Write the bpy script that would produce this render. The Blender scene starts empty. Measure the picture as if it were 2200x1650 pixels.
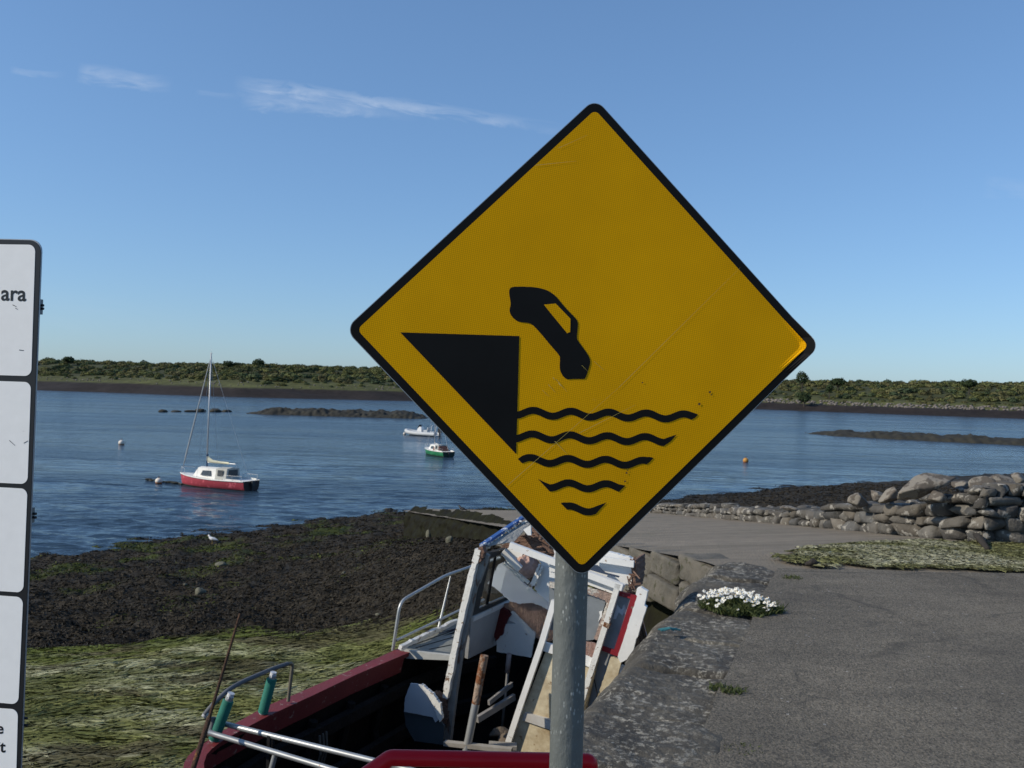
import bpy, bmesh, math
import numpy as np
from math import sin, cos, pi, radians, sqrt
from mathutils import Vector
SC = bpy.context.scene
COL = SC.collection
rng = np.random.default_rng(7)

# ------------------------------------------------------------------ camera, sky, sun, exposure
EYE = np.array((0.0, 0.0, 1.6))
ROLL, PITCH, FPX = radians(1.69), radians(0.256), 1900.0
cF = np.array((0, cos(PITCH), sin(PITCH)))
_R0 = np.array((1.0, 0, 0)); _U0 = np.array((0, -sin(PITCH), cos(PITCH)))
cR = cos(ROLL) * _R0 + sin(ROLL) * _U0
cU = -sin(ROLL) * _R0 + cos(ROLL) * _U0
cam_d = bpy.data.cameras.new("camera"); cam = bpy.data.objects.new("camera", cam_d); COL.objects.link(cam)
from mathutils import Matrix
cam.matrix_world = Matrix(((cR[0], cU[0], -cF[0], EYE[0]), (cR[1], cU[1], -cF[1], EYE[1]), (cR[2], cU[2], -cF[2], EYE[2]), (0, 0, 0, 1)))
cam_d.sensor_width = 36; cam_d.lens = 36 * FPX / 2200; cam_d.clip_start = 0.05; cam_d.clip_end = 5000
cam_d.dof.use_dof = True; cam_d.dof.focus_distance = 1.6; cam_d.dof.aperture_fstop = 20.0
SC.camera = cam
SUN_EL, SUN_BACK = radians(32), radians(16)
SUN = np.array((-cos(SUN_BACK) * cos(SUN_EL), -sin(SUN_BACK) * cos(SUN_EL), sin(SUN_EL)))
sl = bpy.data.lights.new("sun", 'SUN'); sl.energy = 4.2; sl.angle = radians(0.5); sl.color = (1.0, 0.90, 0.74)
so = bpy.data.objects.new("sun", sl); COL.objects.link(so)
so.rotation_euler = Vector(-SUN).to_track_quat('-Z', 'Y').to_euler(); so.location = (-20, -3, 20)
SC.view_settings.view_transform = 'Standard'; SC.view_settings.look = 'None'; SC.view_settings.gamma = 1
SC.view_settings.exposure = 0.0
SC.render.engine = 'CYCLES'
SC.cycles.max_bounces = 6; SC.cycles.use_denoising = True

W = bpy.data.worlds.new("World"); SC.world = W; W.use_nodes = True
nt = W.node_tree; N = nt.nodes; Lk = nt.links
bg = N['Background']; bg.inputs[1].default_value = 0.1
sky = N.new('ShaderNodeTexSky'); sky.sky_type = 'NISHITA'; sky.sun_disc = False
sky.sun_elevation = SUN_EL; sky.sun_rotation = radians(270) - SUN_BACK
sky.air_density, sky.dust_density, sky.ozone_density, sky.altitude = 1.0, 0.5, 6.0, 0
gam = N.new('ShaderNodeGamma'); gam.inputs[1].default_value = 0.70
grade = N.new('ShaderNodeMix'); grade.data_type = 'RGBA'; grade.blend_type = 'MULTIPLY'; grade.inputs[0].default_value = 1; grade.inputs[7].default_value = (1.56, 1.92, 2.28, 1)
Lk.new(sky.outputs[0], gam.inputs[0]); Lk.new(gam.outputs[0], grade.inputs[6])
tc = N.new('ShaderNodeTexCoord'); sx = N.new('ShaderNodeSeparateXYZ'); Lk.new(tc.outputs['Generated'], sx.inputs[0])

def wmath(op, a, b=None, c=None, clamp=False):
    n = N.new('ShaderNodeMath'); n.operation = op; n.use_clamp = clamp
    for i, v in enumerate((a, b, c)):
        if v is None: continue
        if isinstance(v, (int, float)): n.inputs[i].default_value = v
        else: Lk.new(v, n.inputs[i])
    return n.outputs[0]

def pix_tan(x, y):
    d = cF + (x - 1100) / FPX * cR + (825 - y) / FPX * cU
    return d[0] / d[1], d[2] / d[1]
yy = wmath('MAXIMUM', sx.outputs[1], 0.02)
PX = wmath('DIVIDE', sx.outputs[0], yy); QX = wmath('DIVIDE', sx.outputs[2], yy)
front = wmath('GREATER_THAN', sx.outputs[1], 0.05)

def cirrus(p0, p1, w0, w1, dens, seed):
    (a, b), (c, d) = pix_tan(*p0), pix_tan(*p1)
    ln = sqrt((c - a) ** 2 + (d - b) ** 2); ux, uy = (c - a) / ln, (d - b) / ln
    dx = wmath('SUBTRACT', PX, a); dy = wmath('SUBTRACT', QX, b)
    t = wmath('DIVIDE', wmath('ADD', wmath('MULTIPLY', dx, ux), wmath('MULTIPLY', dy, uy)), ln)
    nn = wmath('ADD', wmath('MULTIPLY', dx, -uy), wmath('MULTIPLY', dy, ux))
    cv = N.new('ShaderNodeCombineXYZ'); Lk.new(wmath('MULTIPLY', t, ln), cv.inputs[0]); Lk.new(nn, cv.inputs[1]); cv.inputs[2].default_value = seed
    mp = N.new('ShaderNodeMapping'); mp.inputs['Scale'].default_value = (22, 85, 1); Lk.new(cv.outputs[0], mp.inputs[0])
    nz = N.new('ShaderNodeTexNoise'); nz.inputs['Scale'].default_value = 1.0; nz.inputs['Detail'].default_value = 5.5; nz.inputs['Roughness'].default_value = 0.62; nz.inputs['Distortion'].default_value = 0.5
    Lk.new(mp.outputs[0], nz.inputs['Vector'])
    wv = wmath('SUBTRACT', nz.outputs[0], 0.5)
    nn2 = wmath('ADD', nn, wmath('MULTIPLY', wv, 0.020))
    width = wmath('ADD', w0 / FPX, wmath('MULTIPLY', t, (w1 - w0) / FPX))
    prof = wmath('SUBTRACT', 1.0, wmath('POWER', wmath('DIVIDE', wmath('ABSOLUTE', nn2), width), 2.0), clamp=True)
    ends = wmath('MULTIPLY', wmath('MULTIPLY', t, 9.0, clamp=True), wmath('MULTIPLY', wmath('SUBTRACT', 1.0, t), 2.6, clamp=True))
    tex = wmath('MULTIPLY', wmath('SUBTRACT', nz.outputs[0], 0.31), 2.4, clamp=True)
    return wmath('MULTIPLY', wmath('MULTIPLY', wmath('MULTIPLY', prof, ends), tex), wmath('MULTIPLY', front, dens))
cl = wmath('MAXIMUM', cirrus((500, 180), (1230, 280), 24, 13, 0.6, 1.0), cirrus((515, 214), (900, 248), 24, 13, 0.45, 4.0))
cl = wmath('MAXIMUM', cl, cirrus((165, 155), (372, 184), 24, 20, 0.5, 7.0))
cl = wmath('MAXIMUM', cl, cirrus((20, 150), (145, 162), 10, 8, 0.22, 9.0))
cl = wmath('MAXIMUM', cl, cirrus((420, 198), (520, 208), 12, 10, 0.15, 11.0))
cl = wmath('MAXIMUM', cl, cirrus((-60, 640), (420, 700), 60, 40, 0.06, 15.0))
cl = wmath('MAXIMUM', cl, cirrus((2110, 395), (2330, 430), 26, 22, 0.16, 13.0))
mix = N.new('ShaderNodeMix'); mix.data_type = 'RGBA'
Lk.new(cl, mix.inputs[0]); Lk.new(grade.outputs[2], mix.inputs[6]); mix.inputs[7].default_value = (5.6, 6.6, 8.2, 1)
Lk.new(mix.outputs[2], bg.inputs[0])

# ------------------------------------------------------------------ helpers: pixels of the survey photograph to places
def ray(x, y): return cF + (x - 1100) / FPX * cR + (825 - y) / FPX * cU
def P(x, y, Y): d = ray(x, y); return EYE + d * (Y / d[1])
def PZ(x, y, z): d = ray(x, y); return EYE + d * ((z - 1.6) / d[2])
def PP(x, y, o, n): d = ray(x, y); return EYE + d * (np.dot(np.asarray(o) - EYE, n) / np.dot(d, n))

# ------------------------------------------------------------------ helpers: noise
def _h(ix, iy, s):
    n = (ix.astype(np.int64) * 374761393 + iy.astype(np.int64) * 668265263 + s * 974711) & 0x7fffffff
    n = (n ^ (n >> 13)) * 1274126177 & 0x7fffffff
    return ((n ^ (n >> 16)) & 0xffff) / 65535.0
def vnoise(x, y, s=0):
    x = np.asarray(x, float); y = np.asarray(y, float)
    ix, iy = np.floor(x), np.floor(y); fx, fy = x - ix, y - iy
    fx = fx * fx * (3 - 2 * fx); fy = fy * fy * (3 - 2 * fy)
    return (_h(ix, iy, s) * (1 - fx) + _h(ix + 1, iy, s) * fx) * (1 - fy) + (_h(ix, iy + 1, s) * (1 - fx) + _h(ix + 1, iy + 1, s) * fx) * fy
def fbm(x, y, o=4, s=0):
    t = 0; a = 1; tot = 0
    for k in range(o):
        t = t + a * vnoise(np.asarray(x) * 2 ** k, np.asarray(y) * 2 ** k, s + k * 17); tot += a; a *= 0.5
    return t / tot
def lin(*c): return tuple(((v / 255) / 12.92 if v / 255 <= .04045 else ((v / 255 + .055) / 1.055) ** 2.4) for v in c)

# ------------------------------------------------------------------ helpers: materials
def mat(name, c1, c2=None, scale=6, rough=0.8, metal=0.0, bump=0.0, bscale=None, detail=6, stretch=(1, 1, 1), chips=None, chip_amt=0.35, chip_scale=8, spots=None, spot_scale=200, spot_amt=.3, attr=None, spec=0.4, coat=0, trans=0, lo=.3, hi=.7, rot=(0, 0, 0), extra=None):
    m = bpy.data.materials.new(name); m.use_nodes = True
    t = m.node_tree; n = t.nodes; l = t.links
    b = n['Principled BSDF']; b.inputs['Roughness'].default_value = rough; b.inputs['Metallic'].default_value = metal
    b.inputs['Specular IOR Level'].default_value = spec; b.inputs['Coat Weight'].default_value = coat
    c2 = c2 or tuple(v * 0.75 for v in c1)
    tcn = n.new('ShaderNodeTexCoord'); mp = n.new('ShaderNodeMapping'); mp.inputs['Scale'].default_value = stretch; mp.inputs['Rotation'].default_value = rot
    l.new(tcn.outputs['Object'], mp.inputs[0])
    def noise(s, d=detail, r=.6):
        z = n.new('ShaderNodeTexNoise'); z.inputs['Scale'].default_value = s; z.inputs['Detail'].default_value = d; z.inputs['Roughness'].default_value = r
        l.new(mp.outputs[0], z.inputs['Vector']); return z.outputs[0]
    def ramp(src, p0, v0, p1, v1):
        r = n.new('ShaderNodeValToRGB'); e = r.color_ramp.elements
        e[0].position = p0; e[0].color = v0; e[1].position = p1; e[1].color = v1
        l.new(src, r.inputs[0]); return r.outputs[0]
    def mixc(f, a, c, mode='MIX'):
        x = n.new('ShaderNodeMix'); x.data_type = 'RGBA'; x.blend_type = mode
        for i, v in ((0, f), (6, a), (7, c)):
            if isinstance(v, (int, float)): x.inputs[i].default_value = v
            elif isinstance(v, tuple): x.inputs[i].default_value = (*v[:3], 1)
            else: l.new(v, x.inputs[i])
        return x.outputs[2]
    col = ramp(noise(scale), lo, (*c1, 1), hi, (*c2, 1))
    if attr:
        a = n.new('ShaderNodeAttribute'); a.attribute_name = attr
        g = ramp(noise(scale), lo, (.62, .62, .62, 1), hi, (1.25, 1.25, 1.25, 1))
        col = mixc(1.0, a.outputs['Color'], g, 'MULTIPLY')
    if spots:
        sv = n.new('ShaderNodeTexVoronoi'); sv.inputs['Scale'].default_value = spot_scale; l.new(mp.outputs[0], sv.inputs['Vector'])
        sp = ramp(sv.outputs['Color'], 1 - spot_amt - .05, (0, 0, 0, 1), 1 - spot_amt + .05, (1, 1, 1, 1))
        col = mixc(sp, col, spots)
    if chips:
        cn = noise(chip_scale, 8, .65)
        cf = ramp(cn, 1 - chip_amt - .012 - .25, (0, 0, 0, 1), 1 - chip_amt + .012 - .25, (1, 1, 1, 1))
        col = mixc(cf, col, chips)
    if extra: col = extra(n, l, mp, col, noise, ramp, mixc)
    l.new(col, b.inputs['Base Color'])
    if bump:
        bp = n.new('ShaderNodeBump'); bp.inputs['Strength'].default_value = min(1, bump * 10); bp.inputs['Distance'].default_value = 0.02 if bump >= .1 else .006
        l.new(noise(bscale or scale * 4, 7), bp.inputs['Height']); l.new(bp.outputs[0], b.inputs['Normal'])
    if trans:
        tr = n.new('ShaderNodeBsdfTranslucent'); l.new(col, tr.inputs[0]); ms = n.new('ShaderNodeMixShader'); ms.inputs[0].default_value = trans
        l.new(b.outputs[0], ms.inputs[1]); l.new(tr.outputs[0], ms.inputs[2]); l.new(ms.outputs[0], n['Material Output'].inputs[0])
    return m

# ------------------------------------------------------------------ helpers: objects
MW = {}
def rz(v, a):
    v = np.asarray(v, float); c, s = cos(a), sin(a)
    return np.stack([v[..., 0] * c - v[..., 1] * s, v[..., 0] * s + v[..., 1] * c, v[..., 2]], -1)
def tag(o, label=None, cat=None, group=None, kind=None):
    if label: o['label'] = label
    if cat: o['category'] = cat
    if group: o['group'] = group
    if kind: o['kind'] = kind
    return o
def thing(name, label, cat, loc, rot=0.0, group=None):
    o = bpy.data.objects.new(name, None); COL.objects.link(o); o.empty_display_size = .1
    o.location = loc; o.rotation_euler = (0, 0, rot); MW[o.name] = (np.asarray(loc, float), rot)
    return tag(o, label, cat, group)
def obj(name, V, F, m, parent=None, local=False, smooth=False, midx=None, col=None, auto=None):
    """one mesh object; V in world metres unless local; F a list of index tuples or an (m,k) array"""
    V = np.asarray(V, float).reshape(-1, 3)
    loc, rot = MW[parent.name] if parent is not None else (np.zeros(3), 0)
    if not local: V = rz(V - loc, -rot)
    me = bpy.data.meshes.new(name)
    if isinstance(F, np.ndarray):
        mF, k = F.shape
        me.vertices.add(len(V)); me.vertices.foreach_set('co', V.astype(np.float32).ravel())
        me.loops.add(mF * k); me.loops.foreach_set('vertex_index', F.astype(np.int32).ravel())
        me.polygons.add(mF); me.polygons.foreach_set('loop_start', np.arange(0, mF * k, k, dtype=np.int32))
        me.update(calc_edges=True)
    else:
        me.from_pydata(V.tolist(), [], [tuple(int(i) for i in f) for f in F]); me.update()
    ms = m if isinstance(m, (list, tuple)) else [m]
    for x in ms: me.materials.append(x)
    if midx is not None: me.polygons.foreach_set('material_index', np.asarray(midx, dtype=np.int32))
    if smooth: me.polygons.foreach_set('use_smooth', np.ones(len(me.polygons), dtype=bool))
    if col is not None:
        a = me.color_attributes.new('tint', 'FLOAT_COLOR', 'POINT')
        c = np.ones((len(V), 4), np.float32); c[:, :3] = col; a.data.foreach_set('color', c.ravel())
    if auto is not None:
        try: me.set_sharp_from_angle(angle=radians(auto))
        except Exception: pass
    o = bpy.data.objects.new(name, me); COL.objects.link(o)
    MW[o.name] = (loc, rot)
    if parent is not None: o.parent = parent
    return o
class MB:
    def __init__(s): s.V = []; s.F = []; s.I = []; s.n = 0
    def add(s, V, F, i=0):
        V = np.asarray(V, float).reshape(-1, 3); s.V.append(V); s.F += [tuple(int(q) + s.n for q in f) for f in F]; s.I += [i] * len(F); s.n += len(V); return s
    def tube(s, path, r, n=10, cap=True, i=0):
        V, F = tube(path, r, n, cap); return s.add(V, F, i)
    def prism(s, poly, vec, i=0): V, F = prism(poly, vec); return s.add(V, F, i)
    def bar(s, a, b, w, h, up=(0, 0, 1), i=0): V, F = bar(a, b, w, h, up); return s.add(V, F, i)
    def obj(s, name, m, parent=None, **k):
        return obj(name, np.concatenate(s.V), s.F, m, parent, midx=s.I if isinstance(m, (list, tuple)) else None, **k)
def nrm(v): v = np.asarray(v, float); return v / (np.linalg.norm(v) + 1e-12)
def tube(path, r, n=10, cap=True):
    path = [np.asarray(p, float) for p in path]; m = len(path)
    rr = [r] * m if np.isscalar(r) else list(r)
    tang = [nrm(path[min(i + 1, m - 1)] - path[max(i - 1, 0)]) for i in range(m)]
    ref = np.array((0, 0, 1.0)) if abs(tang[0][2]) < .9 else np.array((1.0, 0, 0))
    u = nrm(np.cross(ref, tang[0])); V = []; F = []
    for i in range(m):
        u = nrm(u - tang[i] * np.dot(u, tang[i])); w = np.cross(tang[i], u)
        for k in range(n):
            a = 2 * pi * k / n; V.append(path[i] + rr[i] * (cos(a) * u + sin(a) * w))
    for i in range(m - 1):
        for k in range(n): F.append((i * n + k, i * n + (k + 1) % n, (i + 1) * n + (k + 1) % n, (i + 1) * n + k))
    if cap: F.append(tuple(range(n - 1, -1, -1))); F.append(tuple((m - 1) * n + k for k in range(n)))
    return np.array(V), F
def bend(path, rad=.03, k=5):
    """round the corners of a polyline"""
    path = [np.asarray(p, float) for p in path]; out = [path[0]]
    for i in range(1, len(path) - 1):
        a, b, c = path[i - 1], path[i], path[i + 1]
        d1 = min(rad, np.linalg.norm(b - a) * .45); d2 = min(rad, np.linalg.norm(c - b) * .45)
        p0 = b + nrm(a - b) * d1; p1 = b + nrm(c - b) * d2
        for t in np.linspace(0, 1, k): out.append((1 - t) ** 2 * p0 + 2 * t * (1 - t) * b + t * t * p1)
    out.append(path[-1]); return out
def prism(poly, vec):
    poly = np.asarray(poly, float); n = len(poly); vec = np.asarray(vec, float)
    V = np.concatenate([poly, poly + vec])
    nn = np.zeros(3)
    for i in range(n): nn += np.cross(poly[i] - poly[0], poly[(i + 1) % n] - poly[0])
    flip = np.dot(nn, vec) > 0
    f0 = tuple(range(n)); f1 = tuple(range(n, 2 * n))
    F = [f0[::-1] if flip else f0, f1 if flip else f1[::-1]]
    for i in range(n):
        j = (i + 1) % n; q = (i, j, j + n, i + n); F.append(q if flip else q[::-1])
    return V, F
def bar(a, b, w, h, up=(0, 0, 1)):
    a = np.asarray(a, float); b = np.asarray(b, float); d = nrm(b - a); s = nrm(np.cross(d, up)); u = np.cross(s, d)
    q = [a - s * w / 2 - u * h / 2, a + s * w / 2 - u * h / 2, a + s * w / 2 + u * h / 2, a - s * w / 2 + u * h / 2]
    return prism(np.array(q), b - a)
def ragged(pts, step=6, amp=2.5, closed=True, seed=1):
    g = np.random.default_rng(seed); out = []; n = len(pts)
    for i in range(n if closed else n - 1):
        a = np.array(pts[i], float); b = np.array(pts[(i + 1) % n], float); k = max(1, int(np.linalg.norm(b - a) / step))
        for t in range(k):
            q = a + (b - a) * t / k
            out.append(tuple(q + (g.normal(0, amp, 2) if t else 0)))
    return out
_ico = {}
def ico(sub):
    if sub not in _ico:
        bm = bmesh.new(); bmesh.ops.create_icosphere(bm, subdivisions=sub, radius=1)
        V = np.array([v.co[:] for v in bm.verts]); F = np.array([[v.index for v in f.verts] for f in bm.faces]); bm.free(); _ico[sub] = (V, F)
    return _ico[sub]
def rock(c, size, seed, sub=3, cuts=16, rough=.03, rot=0.0, tilt=0.0, soft=.12, dmin=.62):
    g = np.random.default_rng(seed); V, F = ico(sub); V = V.copy()
    r = np.ones(len(V))
    for _ in range(cuts):
        n = nrm(g.normal(size=3)); d = g.uniform(dmin, .90); dt = V @ n
        r = np.where(dt > 1e-3, np.minimum(r, d / np.maximum(dt, 1e-3)), r)
    r = r * (1 - soft) + soft * .85
    r = r * (1 + rough * (2 * fbm(V[:, 0] * 3 + seed % 97, V[:, 1] * 3 + V[:, 2] * 2.3, 3, seed % 1000) - 1))
    V = V * r[:, None] * np.asarray(size) / 2 * 1.12
    c1, s1 = cos(tilt), sin(tilt); V = np.stack([V[:, 0] * c1 - V[:, 2] * s1, V[:, 1], V[:, 0] * s1 + V[:, 2] * c1], -1)
    return rz(V, rot) + np.asarray(c, float), F
def grid_faces(nu, nv):
    i = np.arange(nu - 1)[:, None] * nv + np.arange(nv - 1)[None, :]
    return np.stack([i, i + 1, i + nv + 1, i + nv], -1).reshape(-1, 4)

# ------------------------------------------------------------------ the lie of the land
ZW = -5.4
SHORE = np.array([(-110, -60), (-18.3, 33.5), (-5.9, 48.8), (0.8, 50.4), (10.4, 58), (27.6, 71.9), (110, 130)], float)
def shore_dist(x, y):
    x = np.asarray(x, float); y = np.asarray(y, float); best = np.full(x.shape, 1e9); sg = np.ones(x.shape)
    for a, b in zip(SHORE[:-1], SHORE[1:]):
        d = b - a; t = np.clip(((x - a[0]) * d[0] + (y - a[1]) * d[1]) / (d @ d), 0, 1)
        qx, qy = a[0] + t * d[0], a[1] + t * d[1]; ds = np.hypot(x - qx, y - qy)
        cr = d[0] * (y - a[1]) - d[1] * (x - a[0]); m = ds < best
        best = np.where(m, ds, best); sg = np.where(m, np.where(cr < 0, 1, -1), sg)
    return best * sg
QA = PZ(1530, 1205, 0); QB = P(870, 1098, 36.0)
def weed_line(x): return np.interp(x, [-30, -8.3, -6.3, -4.6, -1.9, -.7, 3], [14.6, 14.9, 15.3, 15.4, 14.7, 13.4, 12.0])
def ground_z(x, y, fine=True):
    x = np.asarray(x, float); y = np.asarray(y, float)
    s = shore_dist(x, y)
    z = ZW + np.where(s > 0, .112 * np.minimum(s, 24) + .02 * np.clip(s - 24, 0, 20), .075 * s)
    brown = np.clip((y - weed_line(x)) / 1.2, 0, 1)
    z = z + (.17 * (fbm(x * .75, y * .75, 3, 5) - .5) * 2) * (.35 + .65 * brown)
    if fine:
        z = z + brown * .13 * (2 * fbm(x * 2.3, y * 3.1, 4, 9) - 1) + (1 - brown) * .05 * (2 * fbm(x * 1.5 + y * .5, y * 3.2, 3, 21) - 1)
    dd = QB[:2] - QA[:2]; Lw = np.hypot(*dd); dd = dd / Lw; f = ((x - QA[0]) * dd[0] + (y - QA[1]) * dd[1]) / Lw; dp = -(x - QA[0]) * dd[1] + (y - QA[1]) * dd[0]
    hv = np.interp(f, [0, .06, .14, .25, .38, .55, .7, .85, 1.0], [1.5, 1.15, .75, .45, .36, .50, .70, .95, 1.2])
    tgt = QA[2] + (QB[2] - QA[2]) * np.clip(f, 0, 1) - hv; wd = np.interp(f, [0, .1, .3, 1], [.45, .6, 2.4, 2.6])
    k = np.clip((f + .01) / .04, 0, 1) * np.clip((1.03 - f) / .05, 0, 1) * np.exp(-np.maximum(dp, 0) ** 2 / wd ** 2) * (dp > -2)
    z = np.where(tgt > z, z + (tgt - z) * k, z)
    return np.maximum(z, -8.5)
def on_ground(px, py, n=12):
    z = -3.0
    for _ in range(n):
        p = PZ(px, py, z); z = float(ground_z(p[0], p[1]))
    return PZ(px, py, z)
# the quay edge, the slipway plane
QD = PZ(2100, 1165, .05)
SLN = nrm(np.cross(QB - QA, QD - QA))
def slip_z(x, y): return QA[2] - (SLN[0] * (x - QA[0]) + SLN[1] * (y - QA[1])) / SLN[2]
def on_slip(px, py): return PP(px, py, QA, SLN)
EDGE0 = np.array((-.32, 2.6)); EDGE1 = np.array((1.97, 8.48))
ED = nrm(EDGE1 - EDGE0); EN = np.array((ED[1], -ED[0]))     # along the edge, and inland

# ------------------------------------------------------------------ SETTING: foreshore, water, far shore
def build_foreshore():
    nr, na = 640, 760
    r = np.exp(np.linspace(np.log(2.9), np.log(190), nr)); a = np.radians(np.linspace(-64, 64, na))
    X = r[:, None] * np.sin(a)[None, :]; Y = r[:, None] * np.cos(a)[None, :]
    Z = ground_z(X, Y)
    wl = weed_line(X) + 1.1 * (2 * fbm(X * .8, Y * .8, 3, 31) - 1)
    g = np.clip((wl - Y) / .5 + .5, 0, 1)
    s = shore_dist(X, Y)
    patch = np.clip((fbm(X * .55, Y * .55, 4, 41) - .54) * 9, 0, 1) * np.clip(1.2 - s / 16, 0, .9) * (X < 4)
    edge_band = np.exp(-((Y - wl) / 1.1) ** 2)
    brown = np.array((.022, .019, .013)); brown2 = np.array((.038, .030, .019))
    olive = np.array((.10, .108, .04)); pale = np.array((.19, .19, .11)); vivid = np.array((.07, .095, .012)); wet = np.array((.012, .013, .012))
    n1 = fbm(X * 1.7, Y * 1.7, 4, 51)[..., None]; n2 = np.clip((fbm(X * .9 + Y * .2, Y * 2.4, 4, 61) - .45) * 5, 0, 1)[..., None]
    c = brown * (1 - n1) + brown2 * n1
    c = c * (1 - patch[..., None]) + vivid * .55 * patch[..., None]
    gc = olive * (1 - n2) + pale * n2
    gc = gc * (1 - .75 * edge_band[..., None]) + vivid * .75 * edge_band[..., None]
    c = c * (1 - g[..., None]) + gc * g[..., None]
    w = np.clip(1 - s / 2.2, 0, 1)[..., None]; c = c * (1 - w) + (wet * .6 + c * .4) * w
    m = mat('foreshore_weed', (.05, .05, .05), scale=14, rough=.75, bump=.12, bscale=30, attr='tint', spec=.2)
    o = obj('foreshore', np.stack([X, Y, Z], -1), grid_faces(nr, na), m, smooth=True, col=c.reshape(-1, 3))
    tag(o, kind='structure')
build_foreshore()

def strips(base, head, length, width, lift, curl, nseg=3, seed=0):
    """flat strips (fronds, strands) following the ground: base (n,2), head angle, all arrays"""
    g = np.random.default_rng(seed); n = len(base); P0 = base.copy(); h = head.copy(); L = []
    for k in range(nseg + 1):
        side = np.stack([-np.sin(h), np.cos(h)], -1); wv = width * (1 - .55 * abs(2 * k / nseg - 1) ** 1.5)
        a, b = P0 - side * wv[:, None] / 2, P0 + side * wv[:, None] / 2
        z = lift * (.25 + sin(pi * min(k / nseg + .05, .95)))
        tl = g.normal(0, .35, n) * width
        L.append((np.concatenate([a, z[:, None] + tl[:, None]], 1), np.concatenate([b, z[:, None] - tl[:, None]], 1)))
        P0 = P0 + np.stack([np.cos(h), np.sin(h)], -1) * (length / nseg)[:, None]; h = h + curl * g.uniform(.4, 1.6, n)
    V = np.stack([np.stack(q, 1) for q in L], 1).reshape(n, -1, 3)      # n, (nseg+1)*2, 3
    idx = np.arange(n)[:, None] * V.shape[1]
    F = np.concatenate([idx + np.array([[2 * k, 2 * k + 1, 2 * k + 3, 2 * k + 2]]) for k in range(nseg)], 0)
    return V, F
WRECK_O = P(985, 1400, 7.2)
def build_weed():
    m = mat('bladder_wrack', (.05, .05, .05), scale=30, rough=.7, attr='tint', spec=.15)
    g = np.random.default_rng(3)
    n = 420000
    r = np.exp(g.uniform(np.log(9.5), np.log(75), n)); a = np.radians(g.uniform(-37, 34, n))
    x, y = r * np.sin(a), r * np.cos(a)
    wl = weed_line(x) + 1.1 * (2 * fbm(x * .8, y * .8, 3, 31) - 1); s = shore_dist(x, y)
    k = (y > wl - .15) & (s > -2.5) & (fbm(x * 1.3, y * 1.3, 3, 77) > .17)
    x, y, s, r = x[k], y[k], s[k], r[k]; n = len(x)
    V, F = strips(np.stack([x, y], -1), g.uniform(0, 2 * pi, n), g.uniform(.04, .12, n) * (1 + r / 45), g.uniform(.005, .013, n) * (1 + r / 22), g.uniform(.004, .030, n), g.normal(0, .7, n), 2, 4)
    V[..., 2] += ground_z(V[..., 0], V[..., 1])
    br = g.uniform(.6, 1.4, n)[:, None] * (.35 + 1.2 * fbm(x * 1.6, y * 1.6, 4, 83))[:, None]
    t = g.uniform(0, 1, n)[:, None]
    c = (np.array((.022, .0195, .0135)) * (1 - t) + np.array((.038, .030, .019)) * t) * br
    pt = np.clip((fbm(x * .55, y * .55, 4, 41) - .54) * 9, 0, 1) * np.clip(1.25 - s / 17, 0, .95) * (x < 4)
    pm = (g.uniform(0, 1, n) < pt)[:, None]; c = np.where(pm, np.array((.055, .068, .012)) * br, c)
    obj('bladder_wrack', V.reshape(-1, 3), F, m, col=np.repeat(c, V.shape[1], 0))
    tag(bpy.data.objects['bladder_wrack'], 'dark brown wrack covering the shore between the water and the green weed', 'seaweed', kind='stuff')
    # green strands combed by the tide
    m2 = mat('green_weed', (.05, .05, .05), scale=20, rough=.7, attr='tint', spec=.15)
    n = 120000
    r = np.exp(g.uniform(np.log(6.8), np.log(18), n)); a = np.radians(g.uniform(-37, 22, n))
    x, y = r * np.sin(a), r * np.cos(a)
    wl = weed_line(x) + 1.1 * (2 * fbm(x * .8, y * .8, 3, 31) - 1)
    k = (y < wl + .25); x, y, r, wl = x[k], y[k], r[k], wl[k]; n = len(x)
    flow = .18 + 1.5 * (fbm(x * .55, y * .9, 3, 91) - .5) + g.normal(0, .22, n)
    V, F = strips(np.stack([x, y], -1), flow, g.uniform(.25, .7, n), g.uniform(.007, .018, n), g.uniform(.005, .028, n), g.normal(0, .28, n), 3, 5)
    V[..., 2] += ground_z(V[..., 0], V[..., 1])
    p = np.clip((fbm(x * .9 + y * .3, y * 2.6, 4, 61) - .42) * 4.5, 0, 1)[:, None] * g.uniform(.3, 1.2, n)[:, None]; p = np.clip(p, 0, 1)
    d = np.clip((fbm(x * 1.1, y * 2.2, 3, 71) - .5) * 6, 0, 1)[:, None]
    c = np.array((.175, .185, .062)) * (1 - p) + np.array((.43, .43, .27)) * p
    c = c * (1 - .65 * d) + np.array((.080, .095, .022)) * .65 * d
    eb = np.exp(-((y - wl) / 1.0) ** 2)[:, None]; c = c * (1 - .85 * eb) + np.array((.092, .122, .020)) * .85 * eb
    br2 = np.clip((fbm(x * .7, y * 1.6, 3, 73) - .56) * 8, 0, .7)[:, None]; c = c * (1 - br2) + np.array((.07, .055, .035)) * br2
    c = c * g.uniform(.7, 1.22, n)[:, None]
    obj('green_weed', V.reshape(-1, 3), F, m2, col=np.repeat(c, V.shape[1], 0))
    tag(bpy.data.objects['green_weed'], 'combed pale green strand weed lying on the shore beside the wreck', 'seaweed', kind='stuff')
build_weed()

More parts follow.
